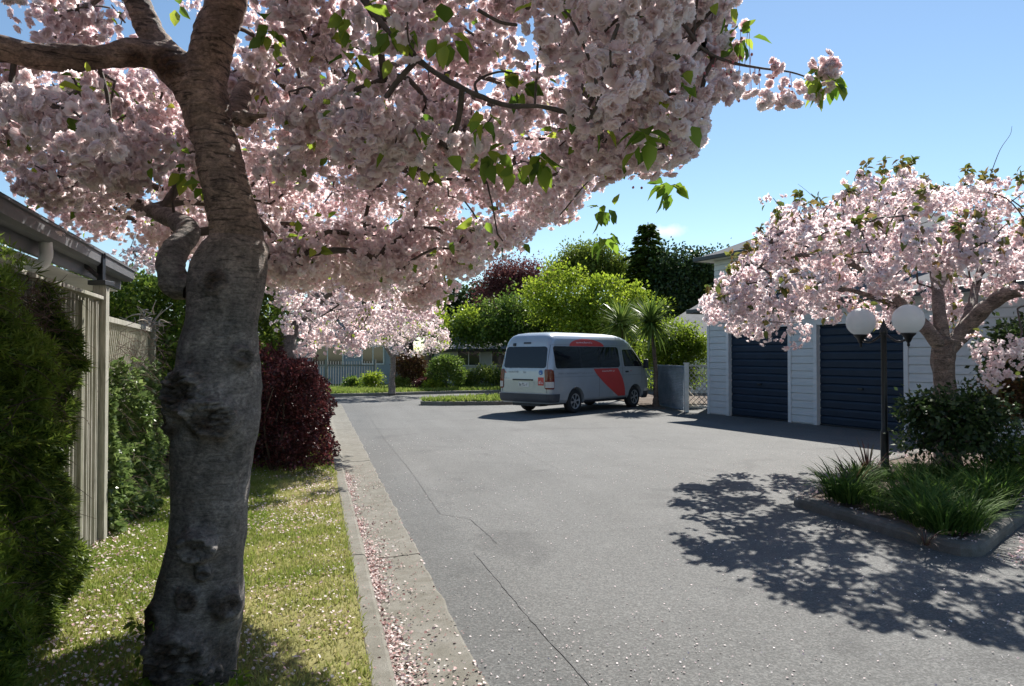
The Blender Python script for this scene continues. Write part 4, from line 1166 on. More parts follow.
bm = bmesh.new(); bx(bm, 0, 7.5, -0.55, -0.08, -0.012, 0.0)
Mx = Matrix((dirr, outn, Vector((0, 0, 1)))).transposed().to_4x4(); Mx.translation = hloc(a0 + Vector((0, 0, -0.095)))
bmesh.ops.transform(bm, matrix=Mx, verts=bm.verts); bm_obj('soffit', bm, M['cream'], hs)
bm = bmesh.new(); bx(bm, 0.25, 7.5, -3.0, -0.55, -2.5, -0.10); bmesh.ops.transform(bm, matrix=Mx, verts=bm.verts); bm_obj('wall', bm, M['cream'], hs)
bm = bmesh.new()   # downpipe elbow under the gutter
ppos = a0 + dirr * 2.75
ch = [tube_chunk([np.array(hloc(ppos + outn * 0.02 + Vector((0, 0, .0)))), np.array(hloc(ppos + outn * 0.02 + Vector((0, 0, -.11)))), np.array(hloc(ppos + outn * -0.06 + Vector((0, 0, -.17)))), np.array(hloc(ppos + outn * -0.50 + Vector((0, 0, -.24))))], [.04, .04, .04, .038], 18, 6)]
bm.free(); np_obj('downpipe', ch, M['pvc'], hs, smooth=True)

# paling fence
fz = 2.06
fe = empty('paling_fence', fu(5), label='weathered grey paling fence on the left, with a gate post and a lattice end', cat='fence')
def floc(p): return Vector(p) - fe.location
V6, V9 = 6.9, 9.35          # v of the gate post and of the lattice's far end
vp_post = (gnd(97, 545).dot(RD)); vp_end = (gnd(151, 492).dot(RD))
bm = bmesh.new(); v = -2.0
while v < vp_post - 0.06:
    w = 0.098
    p = fu(v); q = fu(v + w - 0.006); t = random.uniform(-0.012, 0.004)
    zt = fz + random.uniform(-.008, .008)
    a_, b_ = floc(p + RE * t), floc(q + RE * t)
    bar(bm, (a_ + b_) / 2 + Vector((0, 0, 0.04)), (a_ + b_) / 2 + Vector((0, 0, zt)), 0.018, w - 0.006, up=RE, bevel=0.002)
    v += w
bm_obj('palings', bm, M['fence'], fe)
for zz in (1.92, 1.05, 0.35):
    bm = bmesh.new(); bar(bm, floc(fu(-2, -0.05) + Vector((0, 0, zz))), floc(fu(vp_post - .05, -0.05) + Vector((0, 0, zz))), 0.045, 0.09); bm_obj('rail', bm, M['fence'], fe)
bm = bmesh.new(); bar(bm, floc(fu(-2, 0) + Vector((0, 0, fz + .03))), floc(fu(vp_post - .05, 0) + Vector((0, 0, fz + .03))), 0.13, 0.03, bevel=.004); bm_obj('capping', bm, M['fence'], fe)
def post(p, w, h, mat='fence_post', z0=0.0, bev=.006, name='post'):
    bm = bmesh.new(); q = floc(p); bx(bm, q.x - w / 2, q.x + w / 2, q.y - w / 2, q.y + w / 2, z0, h, bev)
    bmesh.ops.rotate(bm, verts=bm.verts, cent=Vector((q.x, q.y, 0)), matrix=Matrix.Rotation(R(15), 3, 'Z')); return bm_obj(name, bm, M[mat], fe)
post(fu(vp_post, 0.03), 0.105, 2.20, 'fence')
post(fu(vp_post - 0.78, 0.045), 0.06, 2.02, 'fence_post', name='batten')
post(fu(vp_end, 0.03), 0.10, 1.95, 'fence_post')
bm = bmesh.new(); q = floc(fu(vp_post, .03)); bx(bm, q.x - .075, q.x + .075, q.y - .075, q.y + .075, 2.2, 2.24, .004)
bm_obj('post_cap', bm, M['dark_gutter'], fe)
# slatted lattice end: close leaning slats in a frame
bm = bmesh.new(); L = vp_end - vp_post; k = 0
v = vp_post + 0.06
while v < vp_end + .35:
     
    vt = v - 0.42; lean0, lean1 = v, vt
    z0_, z1_ = 1.25, 1.90
    # clip the slat to the frame
    f0 = 0.0 if lean0 <= vp_end - .05 else (lean0 - (vp_end - .05)) / 0.42
    f1 = 1.0 if lean1 >= vp_post + .05 else (lean0 - (vp_post + .05)) / 0.42
    if f1 > f0 + .05:
        A_ = floc(fu(lean0 - .42 * f0)) + Vector((0, 0, z0_ + (z1_ - z0_) * f0)); B_ = floc(fu(lean0 - .42 * f1)) + Vector((0, 0, z0_ + (z1_ - z0_) * f1))
        bar(bm, A_, B_, 0.010, 0.032, up=RE)
    v += 0.088
bm_obj('lattice_slats', bm, M['lattice'], fe)
bm = bmesh.new()
v = vp_post + .1
while v < vp_end - .05:
    A_ = floc(fu(v, -.02)); bar(bm, A_ + Vector((0, 0, .05)), A_ + Vector((0, 0, 1.24)), .018, .09, up=RE); v += .098
bm_obj('lower_palings', bm, M['fence'], fe)
for zz, hh in ((1.925, .05), (1.235, .05)):
    bm = bmesh.new(); bar(bm, floc(fu(vp_post + .04, 0.02) + Vector((0, 0, zz))), floc(fu(vp_end, 0.02) + Vector((0, 0, zz - (.02)))), 0.07, hh, bevel=.004); bm_obj('rail', bm, M['fence'], fe)
# bracket on the gate post
br = empty('gate_bracket', fu(vp_post, .03) + Vector((0, 0, 2.24)), label='black timber bracket arm on top of the tall fence post', cat='bracket')
bm = bmesh.new(); bar(bm, (0, 0, 0), (0, 0, .23), .05, .05, bevel=.004); bm_obj('upright', bm, M['black_metal'], br)
ln = Vector((-0.80, -0.60, 0)).normalized()
bm = bmesh.new(); bar(bm, Vector((0, 0, .215)) - ln * .03, Vector((0, 0, .215)) + ln * .36, .05, .045, bevel=.004); bm_obj('arm', bm, M['black_metal'], br)
bm = bmesh.new(); bar(bm, Vector((0, 0, .03)) + ln * .02, Vector((0, 0, .19)) + ln * .20, .03, .035); bm_obj('brace', bm, M['black_metal'], br)

# feathery climber shrub against the fence at the left edge of the view
def surf_shrub(name, label, cat, pts_fn, n, lsize, mat, T, base, group=None, out=Vector((1, 0, 0)), spread=.6, droop=-.2, extra=None, part='foliage'):
    e = empty(name, base, label=label, cat=cat, group=group)
    P = pts_fn(n)
    yd = np.tile(np.array(out), (len(P), 1)) + rng.normal(0, spread, P.shape) + [0, 0, droop]
    np_obj(part, rel([instance(T, P, frames_y(yd, 1.0), lsize * rng.uniform(.6, 1.35, len(P)), rng.uniform(0, 1, len(P)))], e), M[mat], e)
    if extra: extra(e)
    return e
def column_pts(v0, v1, u_in, u_out, h, bulge=.15, lown=0.8):
    def f(n):
        v = rng.uniform(v0, v1, n); z = rng.uniform(.02, 1, n) * h * (.86 + .10 * np.sin(v * 5.3) + .06 * np.sin(v * 13) + rng.normal(0, .03, n))
        vn = (v - v0) / (v1 - v0) * 2 - 1; zn = z / h
        prof = np.sqrt(np.clip(1 - np.abs(vn) ** 3, 0, 1)) * (1 - .55 * np.clip(zn - .5, 0, 1) ** 1.5) * (.75 + .25 * np.sin(zn * 9 + v * 5))
        q = np.stack([v, z], 1)
        u_ = u_in + (u_out - u_in) * prof * (1 - np.abs(rng.normal(0, .22, n))) + bulge * .42 * fnoise(np.stack([v, z, z], 1), 1.5, 51) + .035 * fnoise(np.stack([v, z, z], 1), 4.5, 52)
        base_u = -1.80 - 0.045 * (v - 6.9)
        U = base_u + u_
        return np.stack([U * RE.x + v * RD.x, U * RE.y + v * RD.y, z + .02], 1)
    return f
T_SPRIG = (lambda: (lambda V: (V, np.array([(0, 1, 2, 3), (0, 4, 5, 6), (0, 7, 8, 9), (0, 10, 11, 12)]), np.ones(13) * .5))(np.array(
    [(0, 0, 0), (.045, .5, .02), (0, 1, 0), (-.045, .5, .02), (.28, .32, .05), (.42, .62, .02), (.20, .40, .0), (-.28, .30, .05), (-.44, .58, .02), (-.20, .38, 0), (.05, .25, .25), (.02, .55, .42), (-.04, .35, .2)])))()
def twig_mass(v0, v1, u0, u1, z0, z1, n, L, part='dead_twigs', mat='dry_twig', r=.003):
    def f(e):
        ch = []
        for q in range(n):
            v = rng.uniform(v0, v1); base_u = -1.80 - .045 * (v - 6.9); p = np.array(uv(base_u + rng.uniform(u0, u1), v)); p[2] = rng.uniform(z0, z1)
            d = np.array(RE) * rng.uniform(.1, 1) + np.array(RD) * rng.normal(0, .7) + [0, 0, rng.normal(-.15, .5)]; d /= np.linalg.norm(d)
            l_ = L * rng.uniform(.4, 1.2); m_ = p + d * l_ * .5 + rng.normal(0, .02, 3)
            ch.append(tube_chunk([p, m_, p + d * l_ + [0, 0, -.2 * l_]], [r, r * .7, r * .3], 4, 3))
        np_obj(part, rel(ch, e), M[mat], e)
    return f
vshA, vshB = 4.15, 6.05
surf_shrub('climbing_shrub', 'dark feathery climber with dead brown twigs, at the left edge against the paling fence', 'shrub', column_pts(2.4, 5.50, 0.0, 0.33, 1.98), 32000, .078, 'needle', T_SPRIG, fu(4.6, .2), out=RE, spread=.7, droop=-.25,
           extra=lambda e: (twig_mass(4.0, 5.15, .0, .24, 1.15, 2.02, 600, .18)(e), twig_mass(3.2, 4.95, .05, .30, .1, 1.9, 350, .25, 'stems')(e),
                            np_obj('painted_sunlit_shoots', rel([instance(T_SPRIG, P_ := column_pts(2.6, 4.7, .05, .42, 2.18)(11000), frames_y(rng.normal(0, .6, (11000, 3)) + [0.3, 0, .7], 1), .06 * rng.uniform(.6, 1.3, 11000), rng.uniform(.5, 1, 11000))], e), M['hedge_leaf'], e)))  # outer shoots in a paler leaf colour, sunlight painted into their tone
surf_shrub('climbing_shrub', 'pale green leafy climber on the lattice fence beyond the tall post', 'shrub', column_pts(vp_post + .12, vp_end + .15, .0, .24, 1.52), 17000, .055, 'pale_climber', T_L1, fu(8, .15), out=RE, spread=.8, droop=.1,
           extra=lambda e: (twig_mass(vp_post + .2, vp_end, .0, .25, .1, 1.9, 260, .3, 'stems')(e),))
# dead branch tangle over the lattice, and its bare stem
dt = empty('dead_shrub', fu(vp_end + .05, .25), label='bare twisted dead shrub with a pale crooked top beside the lattice fence end', cat='shrub')
ch = [tube_chunk([np.array(fu(vp_end + .15, .20)), np.array(at(152, 440, 9.2)), np.array(at(150, 385, 9.0)), np.array(at(152, 345, 9.0)), np.array(at(150, 325, 8.9))], [.035, .030, .027, .03, .02], 10, 8, disp=lambda V, D: .004 * fnoise(V, 4, 3)),
      tube_chunk([np.array(at(124, 375, 8.0)), np.array(at(126, 352, 8.1)), np.array(at(135, 336, 8.3)), np.array(at(146, 325, 8.7)), np.array(at(152, 318, 8.9))], [.035, .045, .045, .035, .02], 10, 8, disp=lambda V, D: .006 * fnoise(V, 4, 3))]
for q in range(60):
    a = np.array(at(148 + rng.normal(0, 5), 325 + rng.normal(0, 7), 8.8 + rng.uniform(-.2, .2))); d = rng.normal(0, 1, 3) * [1, .6, .6]; d /= np.linalg.norm(d); l_ = rng.uniform(.1, .32)
    ch.append(tube_chunk([a, a + d * l_ * .5 + rng.normal(0, .03, 3), a + d * l_ + rng.normal(0, .03, 3)], [.012, .008, .003], 5, 4))
np_obj('stems', rel(ch, dt), M['pale_wood'], dt, smooth=True)

# tall clipped hedge across the end of the lawn, seen left of the trunk
hx0 = gnd(112, 452); hx1 = gnd(256, 478)
hedge('hedge', 'tall green clipped hedge with a sunlit top, behind the lattice fence and the big trunk', [(-7.6, 10.9), (-3.75, 10.5), (-3.65, 12.0), (-7.6, 12.3)], 2.74, 1.3, 42000, .075, 'hedge_leaf', wob=.22)
# maroon barberry hedge along the kerb
hedge('hedge', 'maroon leaved bushy hedge beside the kerb at the end of the lawn', [(-3.42, 9.85), (-2.52, 9.65), (-3.25, 12.6), (-4.2, 12.7)], 1.42, 1.0, 46000, .044, 'maroon_leaf', wob=.38, inner=.16, zmin=.10)
# low green shrub glimpsed in front of the maroon one
leafy('shrub', 'small green upright shrub growing at the left foot of the maroon hedge', 'shrub', uv(-0.95, 10.0, .03), uv(-0.95, 10.0, .35), [.012, .008], [(tuple(uv(-0.95, 10.0, .72)), (.14, .14, .42))], 60, 24, .08, .05, 'mid_leaf', rnd=(.2, 1))
# darker shrubs behind the maroon hedge fill the gap under the second cherry
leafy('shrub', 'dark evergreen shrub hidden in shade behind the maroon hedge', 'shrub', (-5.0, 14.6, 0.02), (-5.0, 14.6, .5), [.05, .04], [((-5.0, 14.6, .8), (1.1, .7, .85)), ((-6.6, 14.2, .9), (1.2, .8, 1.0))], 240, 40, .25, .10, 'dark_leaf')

# ------------------------------------------------------------------ garden bed on the right
bedP = [(3.09, 7.95), (3.64, 5.95), (5.35, 7.72), (9.3, 11.85), (7.6, 12.9), (5.2, 10.6)]
def rounded(P, r=0.18, n=5):
    out = []
    for i in range(len(P)):
        a, b, c = Vector(P[i - 1]), Vector(P[i]), Vector(P[(i + 1) % len(P)])
        p = b + (a - b).normalized() * r; q = b + (c - b).normalized() * r
        for k in range(n + 1):
            t = k / n; out.append(tuple(p * (1 - t) ** 2 + b * 2 * t * (1 - t) + q * t * t))
    return out
kl = rounded(bedP, .14)
kl2 = []
for i in range(len(kl)):
    a, b = Vector(kl[i]), Vector(kl[(i + 1) % len(kl)]); n = max(1, int((b - a).length / .22))
    for k_ in range(n): q = a + (b - a) * k_ / n; kl2.append((q.x + random.uniform(-.006, .006), q.y + random.uniform(-.006, .006)))
kb = kerb_line('bed_kerb', kl2, .19, .105, 'kerb_dark', r=.045, closed=True)
bm = bmesh.new()
cx_ = sum(p[0] for p in bedP) / 6; cy_ = sum(p[1] for p in bedP) / 6
rings = []
for s_ in (1.0, .85, .65, .4, .15):
    rings.append([bm.verts.new((cx_ + (p[0] - cx_) * s_, cy_ + (p[1] - cy_) * s_, .075 + (1 - s_) * .10 + random.uniform(-.012, .012))) for p in kl2])
for a, b in zip(rings, rings[1:]):
    for i in range(len(a)): bm.faces.new((a[i], a[(i + 1) % len(a)], b[(i + 1) % len(a)], b[i]))
bm.faces.new(rings[-1])
tag(bm_obj('bed_soil', bm, M['soil'], smooth=True), kind='structure')
T_ST = T_strap(.016, .75, 5); T_ST2 = T_strap(.02, .35, 4)
def tuft(pos, n, L, mat, name='tuft', label='', T=T_ST, spread=.5, e=None, part='blades', rnd=(0, 1), rb=.07):
    p = np.tile(np.array(pos, float), (n, 1)); a = rng.uniform(0, 2 * np.pi, n)
    p[:, :2] += np.stack([np.cos(a), np.sin(a)], 1) * (rb * rng.uniform(0, 1, n))[:, None]
    lean = rng.uniform(0, spread, n)
    Z = np.stack([np.cos(a) * lean, np.sin(a) * lean, np.ones(n)], 1)
    Z /= np.linalg.norm(Z, axis=1)[:, None]
    out = np.stack([np.cos(a), np.sin(a), np.zeros(n)], 1); Y = out - Z * (out * Z).sum(1)[:, None]; Y /= np.linalg.norm(Y, axis=1)[:, None]
    X = np.cross(Y, Z)
    return instance(T, p, np.stack([X, Y, Z], -1), L * rng.uniform(.55, 1.15, n), rng.uniform(rnd[0], rnd[1], n))
def in_bed(p, m=.25):
    c = Vector((cx_, cy_)); q = Vector(p[:2]); q2 = c + (q - c) * (1 + m / max(.3, (q - c).length))
    return inside(bedP, np.array([q2.x]), np.array([q2.y]))[0]
tuf_pts = []
for px, py in [(838, 497), (846, 504), (860, 510), (884, 520), (898, 526), (872, 500), (850, 500), (868, 492), (880, 508), (896, 498), (905, 516), (915, 505), (925, 524), (935, 512), (945, 530), (955, 518), (968, 528), (975, 512), (985, 500), (1000, 505), (893, 478), (915, 485), (940, 495), (960, 500), (985, 485), (880, 478), (865, 480),
               (1005, 490), (930, 478), (905, 470), (950, 482), (1015, 478), (972, 488), (857, 486), (928, 535), (948, 538)]:
    p = gnd(px, py + 2, .12); 
    if in_bed(p, .05): tuf_pts.append(p)
for i, p in enumerate(tuf_pts):
    e = empty('grass_clump', p, rz=0, label='green strap leaved clump crowded among its neighbours in the kerbed garden bed', cat='plant', group='strap leaved clumps in the garden bed')
    np_obj('blades', rel([tuft(p, 150, random.uniform(.36, .50) * (.55 if abs(512 + 740 * p.x / p.y - 885) < 24 else 1), None, rb=.15, spread=.65)], e), M['strap_leaf'], e)
for i, (px, py, n_, L_, lab_) in enumerate(((851, 496, 22, .46, 'bronze spiky flax at the left tip of the garden bed'), (868, 480, 30, .50, 'larger bronze tinged flax behind the one at the bed tip'), (925, 545, 45, .22, 'low bronze clump trailing over the kerb of the garden bed'))):
    p = gnd(px, py, .11); e = empty('flax', p, label=lab_, cat='plant')
    np_obj('blades', rel([tuft(p, n_, L_, None, T=T_ST2 if i < 2 else T_ST, spread=.6 if i < 2 else 1.2, rb=.04)], e), M['bronze_strap'], e)
leafy('rose_shrub', 'dark leafy shrub around the foot of the cherry trunk in the garden bed', 'shrub', (5.15, 8.72, .12), (5.15, 8.72, .35), [.03, .025], [((5.18, 8.72, .66), (.52, .42, .50)), ((4.92, 8.85, .84), (.20, .22, .24)), ((5.55, 8.85, .72), (.34, .35, .42))], 300, 26, .16, .065, 'dark_leaf', T=T_L1, rough=.5, shell=.55)
leafy('shrub', 'tall dark evergreen bush at the right edge of the view, beside the white wall', 'shrub', (6.95, 9.9, .12), (6.95, 9.9, .9), [.06, .05], [((6.95, 9.9, 1.1), (.62, .6, 1.0)), ((7.3, 9.7, 1.6), (.7, .6, .6))], 420, 30, .17, .075, 'dark_leaf', rough=.4)
leafy('shrub', 'sprawling light green low plant at the right edge of the garden bed', 'shrub', (6.25, 8.95, .12), (6.25, 8.95, .22), [.02, .015], [((6.25, 8.95, .32), (.55, .4, .24)), ((6.9, 9.3, .34), (.5, .4, .26))], 200, 26, .12, .06, 'mid_leaf')
leafy('rose_shrub', 'small bush with reddish young leaves right of the cherry trunk', 'shrub', (6.35, 9.5, .12), (6.35, 9.5, .5), [.02, .015], [((6.35, 9.5, .95), (.28, .25, .42))], 60, 18, .12, .06, 'rust_leaf', rnd=(.3, 1))

# ------------------------------------------------------------------ lamp post
lp0 = Vector((at(885, 486, 9.35).x, 9.35, .12))
lamp = empty('lamp_post', lp0, label='black twin globe lamp post standing in the garden bed', cat='street lamp')
def lathe(name, prof, mat, parent, loc=(0, 0, 0), n=24):
    bm = bmesh.new(); rows = []
    for r_, z_ in prof: rows.append([bm.verts.new((loc[0] + r_ * math.cos(2 * math.pi * i / n), loc[1] + r_ * math.sin(2 * math.pi * i / n), loc[2] + z_)) for i in range(n)])
    for a, b in zip(rows, rows[1:]):
        for i in range(n): bm.faces.new((a[i], a[(i + 1) % n], b[(i + 1) % n], b[i]))
    bm.faces.new(rows[0]); bm.faces.new(rows[-1])
    return bm_obj(name, bm, mat, parent, smooth=True)
lathe('pole', [(.056, -.05), (.056, .03), (.050, .05), (.048, .50), (.050, .52), (.036, .56), (.034, 1.74), (.044, 1.76), (.046, 1.80), (.03, 1.83), (.034, 1.86), (.018, 1.90), (.006, 1.94), (.002, 1.95)], M['black_metal'], lamp)
hz = 1.63
ax = Vector((.26, -.72, 0)).normalized()
for sgn, dlt in ((1, .37), (-1, .37)):
    a = ax * sgn
    P = [np.array(Vector((0, 0, hz + .13)) + a * .02), np.array(Vector((0, 0, hz + .07)) + a * .12), np.array(Vector((0, 0, hz + .03)) + a * .22), np.array(Vector((0, 0, hz + .05)) + a * .33), np.array(Vector((0, 0, hz + .09)) + a * dlt)]
    ar = np_obj('arm', [tube_chunk(P, [.017, .015, .014, .015, .018], 12, 8)], M['black_metal'], lamp, smooth=True)
    c = a * dlt
    lathe('gallery', [(.004, -.07), (.018, -.05), (.014, -.02), (.03, .0), (.05, .05), (.085, .085), (.088, .10), (.06, .105)], M['black_metal'], ar, (c.x, c.y, hz + .03))
    bm = bmesh.new(); bmesh.ops.create_uvsphere(bm, u_segments=40, v_segments=24, radius=.182, matrix=Matrix.Translation((c.x, c.y, hz + .295)))
    g_ = bm_obj('globe', bm, M['globe'], lamp, smooth=True)

# ------------------------------------------------------------------ garages (local x along the front, y into the building)
gu = Vector((.430, -.903, 0)); gn = Vector((.903, .430, 0))
G0 = Vector((5.464, 20.55, 0))
gar = empty('garage_building', G0, rz=math.atan2(gu.y, gu.x), label='white weatherboard garage block with two navy roll doors and an upper storey behind', cat='building')
GW = 10.2; GH = 2.80; DH = 2.32; OPEN = [(.81, 2.90), (3.75, 5.99)]
def boards(bm, x0, x1, z0, z1, y0=0.0, pitch=.175, proud=.022):
    z = z0
    while z < z1 - .01:
        zt = min(z + pitch, z1)
        zt = zt - .014
        a = [bm.verts.new((x0, y0 - proud, z)), bm.verts.new((x1, y0 - proud, z)), bm.verts.new((x1, y0 - .010, zt)), bm.verts.new((x0, y0 - .010, zt))]
        bm.faces.new(a)
        b = [bm.verts.new((x0, y0 + .010, z)), bm.verts.new((x1, y0 + .010, z))]
        bm.faces.new((b[0], b[1], a[1], a[0]))
        for s_ in (0, 1):
            xx = (x0, x1)[s_]; bb = bm.verts.new((xx, y0 + .012, z)); cc = bm.verts.new((xx, y0 + .012, zt)); bm.faces.new((a[0] if s_ == 0 else a[1], bb, cc, a[3] if s_ == 0 else a[2]))
        z += pitch
bm = bmesh.new()
spans = [(0.02, OPEN[0][0] - .09), (OPEN[0][1] + .09, OPEN[1][0] - .09), (OPEN[1][1] + .09, GW)]
for a, b in spans: boards(bm, a, b, .03, GH)
for a, b in OPEN: boards(bm, a - .09, b + .09, DH + .09, GH)
# solid wall behind the cladding, with the openings left free
for a, b in [(0, OPEN[0][0]), (OPEN[0][1], OPEN[1][0]), (OPEN[1][1], GW)]: bx(bm, a, b, .013, .13, 0, GH)
for a, b in OPEN: bx(bm, a + .001, b - .001, .013, .13, DH, GH - .001)
bx(bm, 0, .13, .131, 5.6, 0, GH); bx(bm, GW - .13, GW, .131, 5.6, 0, GH); bx(bm, .131, GW - .131, 5.5, 5.6, 0, GH)
bm_obj('wall', bm, M['board'], gar, fix=True)
for xx in (0.0,):
    bm = bmesh.new(); bx(bm, -.03, .05, -.035, .0, 0, GH - .01, .004); bx(bm, -.035, -.002, -.034, .06, 0, GH - .01, .004); bm_obj('corner_board', bm, M['board_trim'], gar)
for a, b in OPEN:
    dr = None
    bm = bmesh.new()
    z = .015; pitch = .185                      # ribbed door curtain
    while z < DH - .001:
        zt = min(z + pitch, DH)
        for (za, ya, zb, yb) in ((z, .075, z + .018, .088), (z + .018, .088, z + .04, .068), (z + .04, .068, zt - .03, .066), (zt - .03, .066, zt, .075)):
            zb = min(zb, zt); za = min(za, zt)
            if zb - za < 1e-4: continue
            bm.faces.new([bm.verts.new(c) for c in ((a + .02, ya, za), (b - .02, ya, za), (b - .02, yb, zb), (a + .02, yb, zb))])
        z += pitch
    bmesh.ops.remove_doubles(bm, verts=bm.verts, dist=.0005)
    dr = bm_obj('garage_door', bm, M['blue_door'], gar)
    bm = bmesh.new(); bx(bm, (a + b) / 2 - .07, (a + b) / 2 + .07, .035, .062, .86, .90, .006); bm_obj('handle', bm, M['black_metal'], dr)
    bm = bmesh.new(); bx(bm, a + .02, b - .02, .055, .095, 0.0, .035, .004); bm_obj('bottom_rail', bm, M['black_metal'], dr)
    bm = bmesh.new()
    bx(bm, a - .088, a + .012, -.035, .06, 0, DH + .088, .004); bx(bm, b - .012, b + .088, -.035, .06, 0, DH + .088, .004); bx(bm, a + .013, b - .013, -.034, .06, DH, DH + .087, .004)
    bm_obj('door_frame', bm, M['board_trim'], gar)
# skirt roof, gutter
def prism(bm, pts, th):
    f = bm.faces.new([bm.verts.new(p) for p in pts]); r = bmesh.ops.extrude_face_region(bm, geom=[f])
    for v in r['geom']:
        if isinstance(v, bmesh.types.BMVert): v.co.z += th
OH = .34
bm = bmesh.new(); prism(bm, [(-OH, -OH, GH + .06), (GW + OH, -OH, GH + .06), (GW + OH, 2.9, GH + .80), (1.2, 2.9, GH + .80), (-OH, 1.2, GH + .30)], .03)
prism(bm, [(-OH, -OH + .01, GH + .06), (-OH, 1.2, GH + .30), (-OH, 5.9, GH + .30), (1.2, 5.9, GH + .80), (1.2, 2.9, GH + .80), (-OH, 1.2, GH + .30)][0:1] + [(1.2, 2.91, GH + .80), (1.2, 5.9, GH + .80), (-OH, 5.9, GH + .1)], .03)
bm_obj('skirt_roof', bm, M['roof'], gar)
bm = bmesh.new(); bx(bm, -OH, GW + OH, -OH + .02, -.03, GH - .0, GH + .015); bx(bm, -OH, -.04, -.03, 5.8, GH + .0, GH + .015); bm_obj('soffit', bm, M['cream'], gar)
bm = bmesh.new(); bx(bm, -OH - .10, GW + OH, -OH - .10, -OH + .015, GH - .02, GH + .10, .02); bx(bm, -OH - .10, -OH + .015, -OH + .02, 5.8, GH - .02, GH + .10, .02); bm_obj('gutter', bm, M['dark_gutter'], gar)
# upper storey further back
UX0, UX1, UY0, UY1, UZ0, UZ1 = -3.05, 3.4, 2.85, 9.2, 0.0, 4.75
bm = bmesh.new(); boards(bm, UX0, UX1, UZ0 + .05, UZ1, UY0); bx(bm, UX0, UX1, UY0 + .013, UY1, UZ0, UZ1); bm_obj('upper_wall', bm, M['board'], gar)
o_ = .42
bm = bmesh.new(); bx(bm, UX0 - o_, UX1 + o_, UY0 - o_, UY1 + o_, UZ1 + .002, UZ1 + .03); bm_obj('upper_soffit', bm, M['cream'], gar)
bm = bmesh.new(); bx(bm, UX0 - o_ - .08, UX1 + o_ + .08, UY0 - o_ - .08, UY0 - o_ - .001, UZ1 - .01, UZ1 + .13, .02); bx(bm, UX0 - o_ - .08, UX0 - o_ - .001, UY0 - o_ + .002, UY1 + o_, UZ1 - .01, UZ1 + .13, .02); bm_obj('upper_gutter', bm, M['dark_gutter'], gar)
bm = bmesh.new(); ym = (UY0 + UY1) / 2; rz_ = UZ1 + 1.75
c_ = [(UX0 - o_, UY0 - o_, UZ1 + .10), (UX1 + o_, UY0 - o_, UZ1 + .10), (UX1 + o_, UY1 + o_, UZ1 + .10), (UX0 - o_, UY1 + o_, UZ1 + .10)]; r_a, r_b = (UX0 + 3.0, ym, rz_), (UX1 - 3.0, ym, rz_)
vv = [bm.verts.new(p) for p in c_ + [r_a, r_b]]
for f in ((0, 1, 5, 4), (1, 2, 5), (2, 3, 4, 5), (3, 0, 4), (3, 2, 1, 0)): bm.faces.new([vv[i] for i in f])
bm_obj('roof', bm, M['roof'], gar)
def window(x0, x1, z0, z1, y, parent):
    bm = bmesh.new()
    for a in ((x0 - .06, x0, z0 - .06, z1 + .06), (x1, x1 + .06, z0 - .06, z1 + .06), (x0 + .001, x1 - .001, z0 - .06, z0), (x0 + .001, x1 - .001, z1, z1 + .06), ((x0 + x1) / 2 - .025, (x0 + x1) / 2 + .025, z0 + .001, z1 - .001)):
        bx(bm, a[0], a[1], y - .05, y + .0, a[2], a[3])
    f = bm_obj('window', bm, M['board_trim'], parent)
    bm = bmesh.new(); bx(bm, x0 + .002, x1 - .002, y - .028, y - .020, z0 + .002, z1 - .002); bm_obj('pane', bm, M['glass_dark'], f)
window(1.4, 2.8, 3.35 + .3, 4.5, UY0 - .02, gar)

sheet('planting_bed', [(4.15, 22.55), (4.62, 22.3), (4.80, 24.6), (7.4, 24.0), (8, 31), (4.0, 31), (3.7, 27), (4.1, 24.9)], .03, M['soil'], thick=.06)
M['blue_fence'] = fence_wood('grey_blue_stain', (.16, .20, .25), (.24, .29, .35), (.33, .38, .44))
M['cream_lattice'] = fence_wood('cream_stain', (.42, .37, .30), (.58, .52, .44), (.70, .64, .55))
# low trellis by the garages
def trellis(name, label, A, B, h, mat, pitch=.085, lat=.022, posts=True, z0=.05):
    A, B = Vector((*A, 0)), Vector((*B, 0)); e = empty(name, (A + B) / 2, label=label, cat='fence'); o = e.location
    d = (B - A).normalized(); L = (B - A).length; up = Vector((0, 0, 1)); nn = d.cross(up)
    bm = bmesh.new()
    for sgn in (1, -1):
        s = -h
        while s < L + h:
            # slat from (s, z0) going 45 deg
            t0 = 0; pts_ = []
            x0, x1 = (s, s + h - z0) if sgn > 0 else (s + h - z0, s)
            za, zb = z0, h
            # clip to 0..L
            def clip(xa, xb, za, zb):
                if xa == xb: return None
                lo, hi = 0.0, 1.0
                for lim, side in ((0, 1), (L, -1)):
                    fa = (xa - lim) * side; fb = (xb - lim) * side
                    if fa < 0 and fb < 0: return None
                    if fa < 0: lo = max(lo, fa / (fa - fb))
                    if fb < 0: hi = min(hi, fa / (fa - fb))
                return (lo, hi) if hi > lo + .02 else None
            c = clip(x0, x1, za, zb)
            if c:
                f = lambda t: A + d * (x0 + (x1 - x0) * t) + up * (za + (zb - za) * t) - o + nn * (.006 * sgn)
                bar(bm, f(c[0]), f(c[1]), .010, lat, up=nn)
            s += pitch * 1.414
    bm_obj('lattice', bm, mat, e)
    bm = bmesh.new(); bar(bm, A - o + up * h, B - o + up * h, .04, .045); bar(bm, A - o + up * z0, B - o + up * z0, .04, .045); bm_obj('frame', bm, mat, e)
    return e
trellis('lattice_fence', 'small cream lattice panel between the white post and the garage corner', (5.03, 21.05), (5.50, 20.75), 1.33, M['cream_lattice'], z0=.16, lat=.042, pitch=.105)
